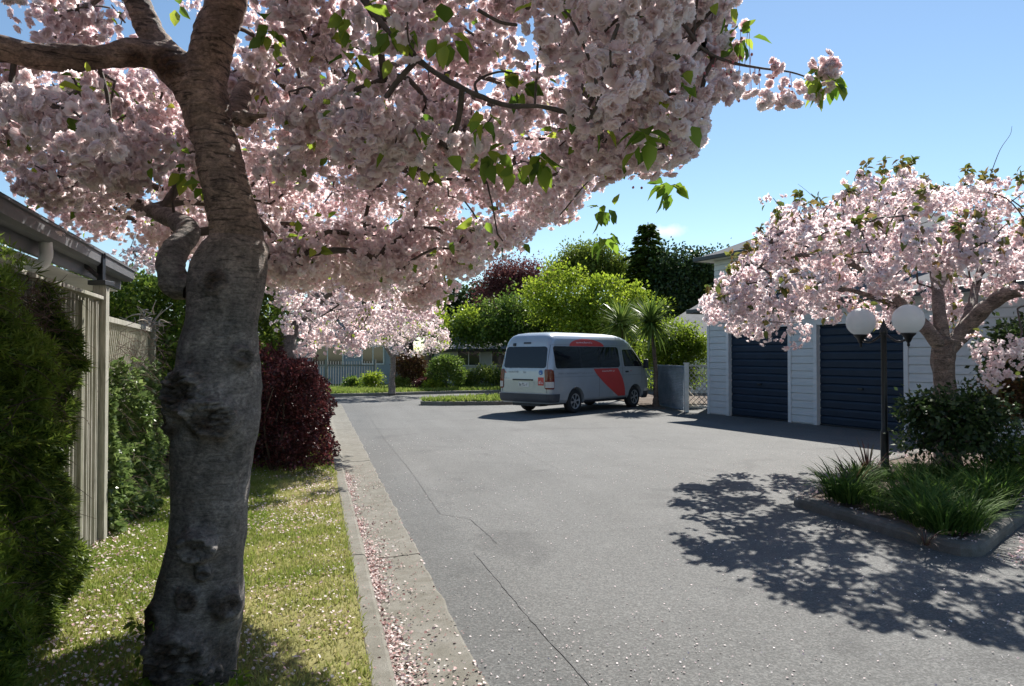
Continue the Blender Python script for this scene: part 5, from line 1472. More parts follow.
trellis('lattice_fence', 'low grey blue trellis fence between the cabbage tree and the white post', (4.93, 21.25), (4.70, 24.2), 1.30, M['blue_fence'], pitch=.07, z0=.06)
fp = empty('fence_post', (4.97, 21.1, 0), label='white painted square post at the end of the lattice, left of the garages', cat='post')
bm = bmesh.new(); bx(bm, -.06, .06, -.06, .06, 0, 1.38, .006); bm_obj('post', bm, M['white_wood'], fp)
bm = bmesh.new(); bx(bm, -.075, .075, -.075, .075, 1.381, 1.41, .005); bm_obj('cap', bm, M['white_wood'], fp)

# ------------------------------------------------------------------ minibus (local x forward from the tail, y left)
VANP = Vector((.33, 20.46, 0)); VH = R(90) - math.atan2(.656, .755)
van = empty('minibus', VANP, rz=VH, label='silver high roof minibus with a red swoosh, parked on the drive', cat='minibus')
zk = [.30, .40, .60, .95, 1.20, 1.30, 1.60, 1.88, 1.98, 2.08, 2.16, 2.22, 2.26, 2.28]
wk = [.86, .92, .935, .94, .930, .920, .870, .820, .800, .765, .71, .62, .47, .25]
rk = [.06, .02, .0, .0, .015, .03, .085, .14, .165, .21, .27, .37, .60, 1.0]
fk = [5.25, 5.32, 5.38, 5.33, 5.22, 5.12, 4.84, 4.54, 4.43, 4.28, 4.08, 3.85, 3.5, 2.9]
ck = [.10, .12, .13, .14, .14, .14, .13, .13, .14, .15, .17, .2, .2, .14]
cf = [.3, .4, .5, .5, .5, .5, .45, .42, .42, .42, .42, .4, .35, .14]
ip = lambda a, z: float(np.interp(z, zk, a))
def dims(z): return ip(wk, z), ip(rk, z), ip(fk, z), min(ip(ck, z), ip(wk, z) - .02), min(ip(cf, z), ip(wk, z) - .02)
def surf(z, t, side=-1, off=0.0):
    """t metres round the body from the middle of the tail; side -1 = right flank"""
    w, xr, xf, rc, rf = dims(z)
    f0 = w - rc; f1 = f0 + rc * math.pi / 2; f2 = f1 + (xf - xr - rc - rf); f3 = f2 + rf * math.pi / 2
    if t < f0: p, n = (xr, t), (-1, 0)
    elif t < f1: a = (t - f0) / rc; p, n = (xr + rc - rc * math.cos(a), f0 + rc * math.sin(a)), (-math.cos(a), math.sin(a))
    elif t < f2: p, n = (xr + rc + t - f1, w), (0, 1)
    elif t < f3: a = (t - f2) / rf; p, n = (xf - rf + rf * math.sin(a), w - rf + rf * math.cos(a)), (math.sin(a), math.cos(a))
    else: p, n = (xf, max(0, w - rf - (t - f3))), (1, 0)
    return Vector((p[0] + n[0] * off, side * (p[1] + n[1] * off), z))
def t_rear(z, y): return y
def t_side(z, x):
    w, xr, xf, rc, rf = dims(z); return (w - rc) + rc * math.pi / 2 + (x - xr - rc)
def t_end(z):
    w, xr, xf, rc, rf = dims(z); return (w - rc) + rc * math.pi / 2 + (xf - xr - rc - rf) + rf * math.pi / 2 + (w - rf)
def bmat(name, col, rough, **k): return plain(name, col, rough, k.pop('var', .05), k.pop('scale', 3), **k)
M['van_paint'] = bmat('silver_paint', (.42, .45, .49), .28, metallic=.3, coat=.5)
M['van_glass'] = bmat('tinted_glass', (.010, .012, .016), .04, spec=.5)
M['van_red'] = bmat('red_vinyl', (.60, .055, .05), .35)
M['van_black'] = bmat('black_plastic', (.025, .028, .035), .55, var=.2)
M['van_bumper'] = bmat('bumper_plastic', (.055, .06, .075), .5, var=.15)
M['tyre'] = bmat('tyre_rubber', (.022, .022, .024), .8, var=.3)
M['rim'] = bmat('wheel_trim', (.42, .43, .45), .35, metallic=.5)
M['lamp_red'] = bmat('red_lamp_lens', (.16, .018, .015), .12)
M['lamp_amber'] = bmat('amber_lamp_lens', (.16, .035, .012), .15)
M['lamp_white'] = bmat('clear_lamp_lens', (.55, .53, .52), .12)
M['plate'] = bmat('number_plate', (.72, .72, .70), .4)
M['ink'] = bmat('dark_ink', (.03, .03, .035), .5)
M['white_vinyl'] = bmat('white_vinyl', (.8, .78, .76), .4)
M['blue_vinyl'] = bmat('blue_vinyl', (.05, .16, .42), .4)
M['grey_vinyl'] = bmat('grey_vinyl', (.23, .25, .28), .4)
bm = bmesh.new()
zs = sorted(set(zk) | set(np.linspace(.3, 2.28, 40).round(3))); NP = 64; rows = []
for z in zs:
    te = t_end(z); half = [surf(z, te * (i / NP), -1) for i in range(NP + 1)]
    # denser at the tail corner
    ring = half + [Vector((p.x, -p.y, p.z)) for p in reversed(half[1:-1])]
    rows.append([bm.verts.new(p) for p in ring])
n = len(rows[0])
for a, b in zip(rows, rows[1:]):
    for i in range(n): bm.faces.new((a[i], a[(i + 1) % n], b[(i + 1) % n], b[i]))
bm.faces.new(rows[0]); bm.faces.new(rows[-1])
body = bm_obj('body', bm, M['van_paint'], van, smooth=True)
# cut the wheel arches
bm = bmesh.new()
for wx in (1.17, 4.28):
    for sy in (-1, 1):
        bmesh.ops.create_cone(bm, cap_ends=True, segments=40, radius1=.40, radius2=.40, depth=.36, matrix=Matrix.Translation((wx, sy * .86, .335)) @ Matrix.Rotation(R(90), 4, 'X'))
cutter = bm_obj('cutter', bm, M['van_black'])
cutter.parent = van
md = body.modifiers.new('arches', 'BOOLEAN'); md.operation = 'DIFFERENCE'; md.object = cutter; md.solver = 'EXACT'
bpy.context.view_layer.update()
dg = bpy.context.evaluated_depsgraph_get()
me2 = bpy.data.meshes.new_from_object(body.evaluated_get(dg)); body.modifiers.clear(); body.data = me2
bpy.data.objects.remove(cutter)
me2.materials.clear(); me2.materials.append(M['van_paint'])
try: me2.shade_smooth()
except Exception: pass
try: me2.set_sharp_from_angle(angle=R(40))
except Exception: pass
def patch(name, lo, hi, z0, z1, mat, parent=van, side=-1, off=.004, nz=14, nx=26, thick=0.0):
    """surface piece between lo(z) and hi(z) (metres round the body)"""
    bm = bmesh.new(); rows = []
    for j in range(nz + 1):
        z = z0 + (z1 - z0) * j / nz; a, b = lo(z), hi(z)
        rows.append([bm.verts.new(surf(z, abs(a + (b - a) * i / nx), side if (a + (b - a) * i / nx) >= 0 else -side, off)) for i in range(nx + 1)])
    for a, b in zip(rows, rows[1:]):
        for i in range(nx):
            if len({v for v in (a[i], a[i + 1], b[i + 1], b[i])}) == 4: bm.faces.new((a[i], a[i + 1], b[i + 1], b[i]))
    if thick:
        r = bmesh.ops.extrude_face_region(bm, geom=list(bm.faces))
        cen = Vector((2.6, 0, 0))
        vs = [v for v in r['geom'] if isinstance(v, bmesh.types.BMVert)]
        bm.normal_update()
        for v in vs:
            d = Vector((v.co.x - 2.6, v.co.y * 2.2, 0)); v.co -= d.normalized() * thick
        bmesh.ops.recalc_face_normals(bm, faces=bm.faces)
    bmesh.ops.remove_doubles(bm, verts=bm.verts, dist=.0002)
    return bm_obj(name, bm, mat, parent, smooth=not thick)
def rr(z, z0, z1, r):                       # inset of a rounded corner at height z
    d = min(z - z0, z1 - z)
    return r - math.sqrt(max(0, r * r - (r - d) ** 2)) if d < r else 0.0
for side in (-1, 1):
    w_ = patch('side_window', lambda z: t_side(z, .24) + rr(z, 1.26, 1.87, .07), lambda z: t_side(z, 3.44) - rr(z, 1.26, 1.87, .12), 1.26, 1.87, M['van_glass'], side=side, nz=30, nx=40)
    for xx in (1.42, 2.42):
        patch('pillar', lambda z, xx=xx: t_side(z, xx), lambda z, xx=xx: t_side(z, xx + .04), 1.28, 1.85, M['van_black'], parent=w_, side=side, off=.007, nx=1)
    patch('cab_window', lambda z: t_side(z, 3.66 - .02 * (z - 1.3)) + rr(z, 1.28, 1.80, .05), lambda z: t_side(z, 4.82 - (z - 1.28) * 1.02) - rr(z, 1.28, 1.80, .05), 1.28, 1.80, M['van_glass'], side=side, nz=24, nx=20)
    for zz in (1.02, 1.235, 1.905):
        patch('body_crease', lambda z: t_side(z, .15), lambda z: t_side(z, 4.6 if zz < 1.3 else 3.9), zz, zz + .010, M['grey_vinyl'], side=side, off=.003, nz=1, nx=40)
    for xx, za, zb in ((3.555, .42, 1.86), (4.66, .75, 1.25), (2.30, .42, 1.25)):
        patch('door_gap', lambda z: t_side(z, xx), lambda z: t_side(z, xx + .010), za, zb, M['van_black'], side=side, off=.003, nz=10, nx=1)
    patch('sill', lambda z: t_side(z, 1.62), lambda z: t_side(z, 3.84), .30, .345, M['van_bumper'], side=side, off=.006, nz=2)
    tl = patch('tail_light', lambda z: t_side(z, .0) - .14 + rr(z, .70, 1.24, .04), lambda z: t_side(z, .15) - rr(z, .70, 1.24, .03) - .05 * (z > 1.1) * (z - 1.1) / .14, .70, 1.24, M['lamp_red'], side=side, off=.012, nz=18, nx=12)
    patch('indicator_lens', lambda z: t_side(z, .0) - .12, lambda z: t_side(z, .13), .98, 1.21, M['lamp_amber'], parent=tl, side=side, off=.015, nz=8, nx=10)
    patch('reversing_lens', lambda z: t_side(z, .0) - .12, lambda z: t_side(z, .13), .74, .90, M['lamp_white'], parent=tl, side=side, off=.015, nz=5, nx=10)
    patch('reflector', lambda z: t_side(z, 4.88), lambda z: t_side(z, 5.04), .72, .95, M['lamp_white'], side=side, off=.010, nz=6, nx=8)
    h_ = patch('door_handle', lambda z: t_side(z, 3.72), lambda z: t_side(z, 3.87), 1.10, 1.15, M['van_black'], side=side, off=.02, nz=2, nx=4, thick=.018)
# red swooshes on the right flank
def sw_lo(z):
    k = (1.245 - z) / (1.245 - .40); return 2.02 + 1.30 * k ** 1.35
def sw_hi(z):
    k = (1.245 - z) / (1.245 - .40); return 3.28 + .42 * math.sin(min(1, k) * math.pi / 2) ** .9
for sd in (-1, 1):
    patch('red_swoosh', lambda z: t_side(z, sw_lo(z)), lambda z: t_side(z, max(sw_lo(z) + .01, sw_hi(z))), .40, 1.232, M['van_red'], side=sd, off=.005, nz=30, nx=20)
    patch('red_swoosh', lambda z: t_side(z, 1.75 - .85 * math.sqrt(max(0, 1 - ((z - 1.88) / .215) ** 2)) + .10), lambda z: t_side(z, 1.75 + .95 * math.sqrt(max(0, 1 - ((z - 1.88) / .215) ** 2))), 1.88, 2.09, M['van_red'], side=sd, off=.005, nz=16, nx=26)
# lettering too small to read in the photo: rows of little strokes where it stands
def strokes(name, x0, x1, z, h, mat, rear=False, n=9, off=.009, side=-1):
    bm = bmesh.new(); g = random.Random(int(x0 * 100 + z * 1000)); st = (x1 - x0) / n
    for i in range(n):
        xa = x0 + st * i; k = g.choice((1, .7, .7, .75))
        segs_ = [(xa, xa + st * .22, z, z + h * k)]
        if g.random() < .8: segs_.append((xa + st * .22, xa + st * .7, z + (0 if g.random() < .5 else h * k * .8), None))
        if g.random() < .5: segs_.append((xa + st * .5, xa + st * .72, z, z + h * k * .7))
        for a, b, za, zb in segs_:
            zb = za + h * .22 if zb is None else zb
            f = (lambda z_, x_: surf(z_, abs(x_), side if x_ >= 0 else -side, off)) if rear else (lambda z_, x_: surf(z_, t_side(z_, x_), side, off))
            bm.faces.new([bm.verts.new(f(zz, xx)) for zz, xx in ((za, a), (za, b), (zb, b), (zb, a))])
    return bm_obj(name, bm, mat, van, fix=False)
strokes('lettering', 2.45, 3.15, 1.14, .055, M['white_vinyl'], n=10)
strokes('lettering', 1.35, 2.15, 1.965, .045, M['white_vinyl'], n=11)
strokes('lettering', .35, 2.0, 1.10, .045, M['grey_vinyl'], n=18)
strokes('lettering', 3.98, 4.12, 1.14, .05, M['van_red'], n=2)
strokes('lettering', -.60, -.20, 1.14, .05, M['grey_vinyl'], rear=True, n=8, side=-1)
strokes('lettering', -.70, -.62, 1.13, .08, M['van_red'], rear=True, n=1, side=-1)
strokes('lettering', -.72, -.50, .97, .03, M['grey_vinyl'], rear=True, n=6)
strokes('lettering', -.02, .08, 1.13, .06, M['grey_vinyl'], rear=True, n=2)
# tail
rw = patch('rear_window', lambda z: -(.76 - rr(z, 1.27, 1.86, .08) - .05 * (z - 1.27)), lambda z: .76 - rr(z, 1.27, 1.86, .08) - .05 * (z - 1.27), 1.27, 1.86, M['van_glass'], nz=26, nx=24, off=.005)
tg = patch('tailgate_gap', lambda z: -.80, lambda z: -.79, .60, 1.9, M['van_black'], off=.003, nx=1)
patch('tailgate_gap', lambda z: .79, lambda z: .80, .60, 1.9, M['van_black'], off=.003, nx=1)
patch('wiper', lambda z: -.55 + (z - 1.26) * 7.0, lambda z: -.52 + (z - 1.26) * 7.0, 1.26, 1.31, M['van_black'], off=.02, nz=4, nx=2)
patch('brake_light', lambda z: -.13, lambda z: .13, 1.94, 1.985, M['van_black'], off=.012, nz=2, nx=4, thick=.012)
patch('camera', lambda z: -.50, lambda z: -.42, 1.88, 1.96, M['van_black'], off=.03, nz=2, nx=2, thick=.03)
pr = patch('plate_recess', lambda z: -.36 + rr(z, .70, .93, .03), lambda z: .36 - rr(z, .70, .93, .03), .70, .93, M['van_paint'], off=.006, nz=8)
patch('handle_bar', lambda z: -.40, lambda z: .32, .925, .965, M['van_black'], off=.022, nz=2, nx=8, thick=.02)
np_ = patch('number_plate', lambda z: -.18, lambda z: .18, .755, .88, M['plate'], off=.014, nz=2, nx=4, thick=.006)
strokes('plate_characters', -.15, .15, .78, .075, M['ink'], rear=True, n=6, off=.018)
patch('sticker', lambda z: .50, lambda z: .70, .80, 1.02, M['van_red'], off=.007, nz=2, nx=2)
strokes('lettering', .53, .68, .84, .09, M['white_vinyl'], rear=True, n=3, off=.010)
patch('sticker', lambda z: .52 + rr(z, 1.08, 1.22, .07), lambda z: .66 - rr(z, 1.08, 1.22, .07), 1.08, 1.22, M['blue_vinyl'], off=.007, nz=10, nx=4)
strokes('lettering', .56, .62, 1.12, .06, M['white_vinyl'], rear=True, n=1, off=.010)
# bumper wrapping the tail corners
for sd in (-1, 1):
    patch('bumper', lambda z: 0.0, lambda z: t_side(z, .36), .34, .565, M['van_bumper'], side=sd, off=.045, nz=5, nx=26, thick=.06)
    patch('front_bumper', lambda z: t_side(z, 4.78), lambda z: t_end(z), .28, .50, M['van_bumper'], side=sd, off=.02, nz=4, nx=20, thick=.04)
    patch('windscreen', lambda z: t_end(z) - .74 + rr(z, 1.26, 1.86, .05), lambda z: t_end(z), 1.26, 1.86, M['van_glass'], side=sd, off=.006, nz=16, nx=14)
    bm = bmesh.new(); bx(bm, 4.62, 4.72, sd * 1.0 if sd > 0 else -1.16, 1.16 if sd > 0 else -1.0, 1.22, 1.50, .03); bx(bm, 4.66, 4.70, *( (.88, 1.0) if sd > 0 else (-1.0, -.88)), 1.28, 1.31); bm_obj('wing_mirror', bm, M['van_black'], van)
# inner arches and underbody
bm = bmesh.new(); bx(bm, .25, 5.0, -.62, .62, .24, .42); bx(bm, .1, .4, -.5, .5, .22, .34); bm_obj('underbody', bm, M['van_black'], van)
for wx in (1.17, 4.28):
    for sy in (-1, 1):
        wr = empty('wheel', (wx, sy * .80, .335)); wr.parent = van
        w = .205; prof_ = [(.21, -w / 2 + .01), (.29, -w / 2), (.325, -w / 2 + .02), (.335, -w / 2 + .05), (.335, w / 2 - .05), (.325, w / 2 - .02), (.29, w / 2), (.21, w / 2 - .01)]
        bm = bmesh.new(); rows = []
        for r_, y_ in prof_: rows.append([bm.verts.new((r_ * math.cos(2 * math.pi * i / 40), y_, r_ * math.sin(2 * math.pi * i / 40))) for i in range(40)])
        for a, b in zip(rows, rows[1:]):
            for i in range(40): bm.faces.new((a[i], a[(i + 1) % 40], b[(i + 1) % 40], b[i]))
        bm_obj('tyre', bm, M['tyre'], wr, smooth=True)
        bm = bmesh.new(); yo = sy * (w / 2 - .015)
        def ringf(r0, r1, y0, y1, a0=0, a1=2 * math.pi, n=40):
            for i in range(n):
                t0, t1 = a0 + (a1 - a0) * i / n, a0 + (a1 - a0) * (i + 1) / n
                bm.faces.new([bm.verts.new(p) for p in ((r0 * math.cos(t0), y0, r0 * math.sin(t0)), (r1 * math.cos(t0), y1, r1 * math.sin(t0)), (r1 * math.cos(t1), y1, r1 * math.sin(t1)), (r0 * math.cos(t1), y0, r0 * math.sin(t1)))])
        ringf(.185, .215, yo, yo + sy * .012); ringf(.0, .06, yo + sy * .012, yo + sy * .004)
        for k in range(6):
            t = k * math.pi / 3 + .2; ringf(.06, .188, yo + sy * .004, yo, t - .20, t + .20, 5)
        bm_obj('rim', bm, M['rim'], wr)
        bm = bmesh.new(); bmesh.ops.create_cone(bm, cap_ends=True, segments=32, radius1=.212, radius2=.212, depth=.10, matrix=Matrix.Translation((0, sy * .0, 0)) @ Matrix.Rotation(R(90), 4, 'X')); bm_obj('hub', bm, M['van_black'], wr)

# ------------------------------------------------------------------ far side: trees and shrubs beyond the drive
def bt(px, py, Y): return np.array(at(px, py, Y))
def gb(px, Y, z=0.08): p = at(px, 356, Y); return (p.x, Y, z)
def tree_at(name, label, px, Y, blobs_px, mat, n, per, ls, rc, trunk=.18, top=None, group=None, cat='tree', **k):
    b = np.array(gb(px, Y)); s_ = Y / F_PX
    bl = [((*(bt(x, y, Y + dy)[[0]]), Y + dy, bt(x, y, Y + dy)[2]), (rx * s_, rx * s_ * .8, rz * s_)) for x, y, rx, rz, dy in blobs_px]
    zt = min(c[2] - r[2] * .5 for c, r in bl); zt = max(zt, b[2] + .4)
    return leafy(name, label, cat, b, (b[0] + .05, b[1], zt), [trunk * 1.3, trunk, trunk * .8], bl, n, per, rc, ls, mat, group=group, **k)
tree_at('maple_tree', 'mid green maple with a dense low crown behind the minibus tail', 500, 38, [(500, 335, 46, 25, 0), (472, 332, 30, 20, .5), (530, 326, 44, 28, .5), (560, 340, 40, 30, 0), (505, 312, 20, 16, 0)], 'mid_leaf', 850, 30, .155, .45, rough=.9, shell=.35)
tree_at('maple_tree', 'bright lime green maple spreading over the minibus roof', 590, 35.5, [(588, 326, 48, 28, 0), (552, 310, 32, 20, .5), (622, 322, 28, 26, 0), (602, 346, 44, 28, 0), (536, 292, 14, 14, .5), (640, 306, 18, 13, 0), (552, 280, 12, 13, 0), (572, 279, 13, 13, 0), (594, 287, 12, 14, 0), (615, 290, 11, 14, 0), (634, 297, 10, 11, 0), (585, 305, 34, 18, 0), (470, 318, 12, 12, 2)], 'lime_leaf', 900, 30, .145, .40, rough=.9, shell=.35, droop=.3)
tree_at('maroon_tree', 'dark maroon leaved tree behind the green maples', 515, 43, [(513, 284, 34, 26, 0), (498, 298, 24, 24, 0), (530, 292, 24, 22, 0)], 'maroon_tree_leaf', 420, 30, .15, .45, rough=.45)
tree_at('willow_tree', 'rounded yellow green tree rising behind the lime maple', 590, 46, [(590, 270, 36, 26, 0), (566, 280, 24, 22, 0), (612, 278, 24, 20, 0)], 'olive_leaf', 560, 34, .17, .5, rough=.3, droop=.3)
tree_at('bare_tree', 'pale thin leaved tree between the rounded tree and the conifer', 625, 50, [(622, 278, 24, 24, 0), (600, 284, 16, 18, 0)], 'bronze_leaf', 150, 8, .16, .5, rough=.5, rnd=(.3, .9), trunk=.16)
tree_at('evergreen_tree', 'broad dark evergreen tree right of the conifer, behind the hedge', 688, 42, [(690, 300, 34, 42, 0), (672, 285, 24, 32, 0), (712, 290, 26, 36, 0), (665, 320, 26, 34, 0)], 'dark_leaf', 760, 36, .20, .60, rough=.4)
tree_at('evergreen_tree', 'dark evergreen tree behind the roof of the house left of the minibus', 455, 46, [(462, 325, 30, 32, 0), (440, 312, 26, 30, 0), (485, 310, 20, 26, 0)], 'dark_leaf', 420, 30, .22, .65, rough=.4)
tree_at('evergreen_tree', 'tall dark tree seen through the blossom above the small far cherry', 410, 44, [(405, 308, 36, 36, 0), (375, 320, 34, 30, 0), (340, 325, 30, 28, 0)], 'dark_leaf', 520, 30, .22, .65, rough=.4)
tree_at('lime_tree', 'fresh yellow green tree peeping out right of the small far cherry', 428, 38, [(428, 322, 16, 18, 0), (436, 332, 14, 16, 0)], 'lime_leaf', 160, 26, .15, .4, rough=.4, rnd=(.2, .8))
# conifer with drooping tiers
cb = np.array(gb(648, 43)); ctop = bt(648, 222, 43)
con = empty('conifer', tuple(cb), label='tall dark tiered conifer with a narrow tip, the highest tree on the skyline', cat='tree')
np_obj('trunk', rel([tube_chunk([cb, (cb + ctop) / 2, ctop], [.22, .14, .02], 10, 8)], con), M['bark_far'], con, smooth=True)
br_, Pn, Yn = [], [], []
H_ = ctop[2] - cb[2]; z = 1.8
while z < H_ - .1:
    k = 1 - z / H_; Lb = .20 + 3.9 * k ** .8
    nb = 9 if k > .2 else 5
    a0_ = rng.uniform(0, 6.28)
    for i in range(nb):
        a = a0_ + i * 6.283 / nb + rng.normal(0, .15); l_ = Lb * rng.uniform(.7, 1.12); d = np.array([math.cos(a), math.sin(a), 0])
        s0 = cb + [0, 0, z + rng.normal(0, .05)]; s0[:2] = (cb + (ctop - cb) * z / H_)[:2]
        e_ = s0 + d * l_ + [0, 0, -.16 * l_ + .05]; m_ = s0 + d * l_ * .5 + [0, 0, .03 * l_]
        br_.append(tube_chunk([s0, m_, e_], [.03 * k + .01, .02 * k + .006, .004], 4, 3))
        m = int(40 + 110 * l_); t = rng.uniform(.1, 1.02, m); q = s0 + (m_ - s0) * 2 * np.minimum(t, .5)[:, None] + (e_ - m_) * 2 * np.clip(t - .5, 0, 1)[:, None]
        sd = np.cross(d, [0, 0, 1.0]); q = q + sd * (rng.normal(0, .16, m) * (1.15 - t) * l_)[:, None] + [0, 0, 1] * rng.normal(-.05, .06, m)[:, None]
        Pn.append(q); Yn.append(np.tile(d, (m, 1)) + sd * rng.normal(0, .8, m)[:, None] + [0, 0, -.25])
    z += .26 + .12 * rng.uniform()
np_obj('branches', rel(br_, con), M['twig'], con)
Pn, Yn = np.vstack(Pn), np.vstack(Yn)
np_obj('foliage', rel([instance(T_L1, Pn, frames_y(Yn, .5), (.24 * rng.uniform(.6, 1.2, len(Pn))), rng.uniform(0, .9, len(Pn)))], con), M['needle'], con)
# cabbage trees
def cabbage(base, head, lab, n=230, L=.80, second=None):
    base, head = np.array(base), np.array(head)
    e = empty('cabbage_tree', tuple(base), label=lab, cat='tree', group='cabbage trees')
    mid = base * .5 + head * .5 + [.05, 0, 0]
    np_obj('trunk', rel([tube_chunk([base, base + (mid - base) * .3 + [.0, 0, 0], mid, head - [0, 0, .1]], [.13, .075, .06, .055], 12, 8, rnd=.6, disp=lambda V, D: .010 * fnoise(V * [1, 1, 3], 5, 61))], e), M['bark_far'], e, smooth=True)
    for hd, nn, LL in [(head, n, L)] + ([second] if second else []):
        d = rng.normal(0, 1, (nn, 3)); d[:, 2] = d[:, 2] * .75 + .35; d /= np.linalg.norm(d, axis=1)[:, None]
        out = np.stack([d[:, 0], d[:, 1], np.zeros(nn)], 1); Zv = d; Y = np.array([0, 0, -1.0]) - Zv * (Zv * np.array([0, 0, -1.0])).sum(1)[:, None]; Y /= np.linalg.norm(Y, axis=1)[:, None] + 1e-9
        X = np.cross(Y, Zv)
        np_obj('leaf_head', rel([instance(T_strap(.028, .32, 4), np.tile(hd, (nn, 1)) + d * .05 - [0, 0, 1] * rng.uniform(0, .2, (nn, 1)), np.stack([X, Y, Zv], -1), LL * rng.uniform(.7, 1.1, nn), rng.uniform(0, 1, nn))], e), M['palm_leaf'], e)
    return e
cabbage((at(656, 400, 22.9).x, 22.9, 0), at(651, 320, 22.9), 'cabbage tree with a bare slim trunk just in front of the minibus nose', 300, 1.05)
cabbage((at(622, 400, 27.0).x, 27.0, .1), at(621, 322, 27.0), 'bushy cabbage tree head showing above the minibus roof', 300, 1.15)
# rounded hedge mass beside the garages
leafy('shrub', 'large rounded light green shrub over the trellis left of the garages', 'shrub', (5.6, 24.7, 0), (5.6, 24.7, .8), [.08, .06], [((5.45, 24.7, 1.95), (.98, .8, .85)), ((4.95, 24.6, 1.6), (.7, .6, .8)), ((6.1, 24.6, 1.7), (.55, .6, .8)), ((5.5, 24.7, .9), (1.0, .7, .7))], 520, 34, .20, .085, 'lime_leaf', rough=.25, rnd=(0, .55))
# bushes on the far verge
leafy('round_bush', 'rusty brown clipped round bush on the far verge', 'bush', gb(410, 34), (gb(410, 34)[0], 34, .5), [.05, .04], [((gb(410, 34)[0], 34, .90), (.74, .7, .82))], 240, 40, .14, .08, 'rust_leaf', rough=.08, shell=.8)
leafy('round_bush', 'green clipped round bush on the far verge, right of the rusty one', 'bush', gb(446, 33), (gb(446, 33)[0], 33, .5), [.05, .04], [((gb(446, 33)[0], 33, .80), (.80, .75, .80))], 280, 40, .14, .08, 'mid_leaf', rough=.10, shell=.8)
lows = [(352, 34, .45, .30, 'mid_leaf', 'low dark green shrub under the grey fence, leftmost on the far verge'), (372, 33.6, .55, .42, 'lime_leaf', 'low bright green shrub left of the small far cherry trunk'), (400, 33.2, .45, .30, 'olive_leaf', 'low olive plant right of the small far cherry trunk'),
        (424, 32.8, .50, .28, 'maroon_leaf', 'low pink flowered plant between the two round bushes'), (434, 32.6, .6, .26, 'lime_leaf', 'low bright green cushion plant in front of the green round bush'), (466, 34.3, .6, .42, 'mid_leaf', 'loose green shrub right of the green round bush'),
        (486, 34.0, .85, .60, 'olive_leaf', 'leafy light green shrub against the dark fence beside the minibus'), (499, 34.2, .6, .5, 'mid_leaf', 'green shrub half hidden by the minibus tail')]
for px, Y, rx, rz, mt, lab in lows:
    b = gb(px, Y); leafy('low_shrub', lab, 'shrub', b, (b[0], b[1], .18), [.02, .015], [((b[0], b[1], .10 + rz * .8), (rx, rx * .7, rz))], int(90 * rx / .5), 26, .12, .08, mt, rough=.3)
# houses and fences across the road
def simple_house(name, label, X0, X1, Y0, Y1, hw, hr, wallm, ridge='x', ov=.45):
    e = empty(name, ((X0 + X1) / 2, Y0, 0), label=label, cat='house'); o = e.location
    bm = bmesh.new(); boards(bm, X0 - o.x, X1 - o.x, .1, hw, 0.0); bx(bm, X0 - o.x, X1 - o.x, .013, Y1 - Y0, 0, hw); bm_obj('wall', bm, M[wallm], e)
    bm = bmesh.new(); x0, x1, y0, y1 = X0 - o.x - ov, X1 - o.x + ov, -ov, Y1 - Y0 + ov; ym = (y0 + y1) / 2; k = min(2.4, (x1 - x0) / 2 - .3)
    vv = [bm.verts.new(p) for p in ((x0, y0, hw), (x1, y0, hw), (x1, y1, hw), (x0, y1, hw), (x0 + k, ym, hr), (x1 - k, ym, hr))]
    for f in ((0, 1, 5, 4), (1, 2, 5), (2, 3, 4, 5), (3, 0, 4), (3, 2, 1, 0)): bm.faces.new([vv[i] for i in f])
    bm_obj('roof', bm, M['roof_light'], e)
    bm = bmesh.new(); bx(bm, x0 - .1, x1 + .1, y0 - .1, y0 - .002, hw - .06, hw + .10, .02); bm_obj('gutter', bm, M['dark_gutter'], e)
    return e
M['roof_light'] = plain('weathered_roof', (.20, .20, .20), .95, .15, 3, spec=.1)
M['blue_wall'] = plain('grey_blue_wall', (.25, .29, .33), .7, .08, 3)
h1 = simple_house('house', 'pale blue grey house beyond the far fence on the left', -16, -6.3, 40, 47, 2.55, 4.0, 'blue_wall')
window(3.1, 4.2, 1.2, 2.1, -.03, h1); window(.4, 2.0, 1.1, 2.1, -.03, h1)
h2 = simple_house('house', 'low house with a light grey hipped roof behind the dark fence left of the minibus', -4.3, 5.5, 41, 48, 1.9, 3.2, 'far_wall')
window(-3.6, -2.4, 1.1, 1.9, -.03, h2); window(-1.7, -.5, 1.1, 1.9, -.03, h2)
h3 = simple_house('house', 'grey tiled roof glimpsed between the shrub and the garages', 7.0, 15, 32, 39, 2.35, 4.1, 'far_wall')
def board_fence(name, label, A, B, h, mat, postw=.1, every=1.9, pm=None):
    A, B = Vector((*A, 0)), Vector((*B, 0)); e = empty(name, (A + B) / 2, label=label, cat='fence'); o = e.location; d = (B - A).normalized(); L = (B - A).length
    bm = bmesh.new(); s = 0
    while s < L - .05:
        p = A + d * (s + .06) - o; bar(bm, p + Vector((0, 0, .12)), p + Vector((0, 0, h + random.uniform(-.01, .01))), .02, .115, up=d.cross(Vector((0, 0, 1)))); s += .124
    bm_obj('boards', bm, mat, e)
    s = 0
    while s <= L + .01:
        bm = bmesh.new(); p = A + d * s - o; bx(bm, p.x - postw / 2, p.x + postw / 2, p.y - .13, p.y - .02, 0, h + .08); bm_obj('post', bm, pm or mat, e); s += every
    bm = bmesh.new(); bar(bm, A - o + Vector((0, -.03, h - .2)), B - o + Vector((0, -.03, h - .2)), .04, .08); bm_obj('rail', bm, mat, e)
board_fence('board_fence', 'grey board fence left of the small far cherry', (-13.5, 35.3), (-6.6, 35.8), 1.35, M['far_fence'], every=2.3)
board_fence('board_fence', 'dark grey board fence left of the minibus, behind the shrubs', (-2.9, 36.2), (3.2, 36.6), 1.0, M['far_fence'])

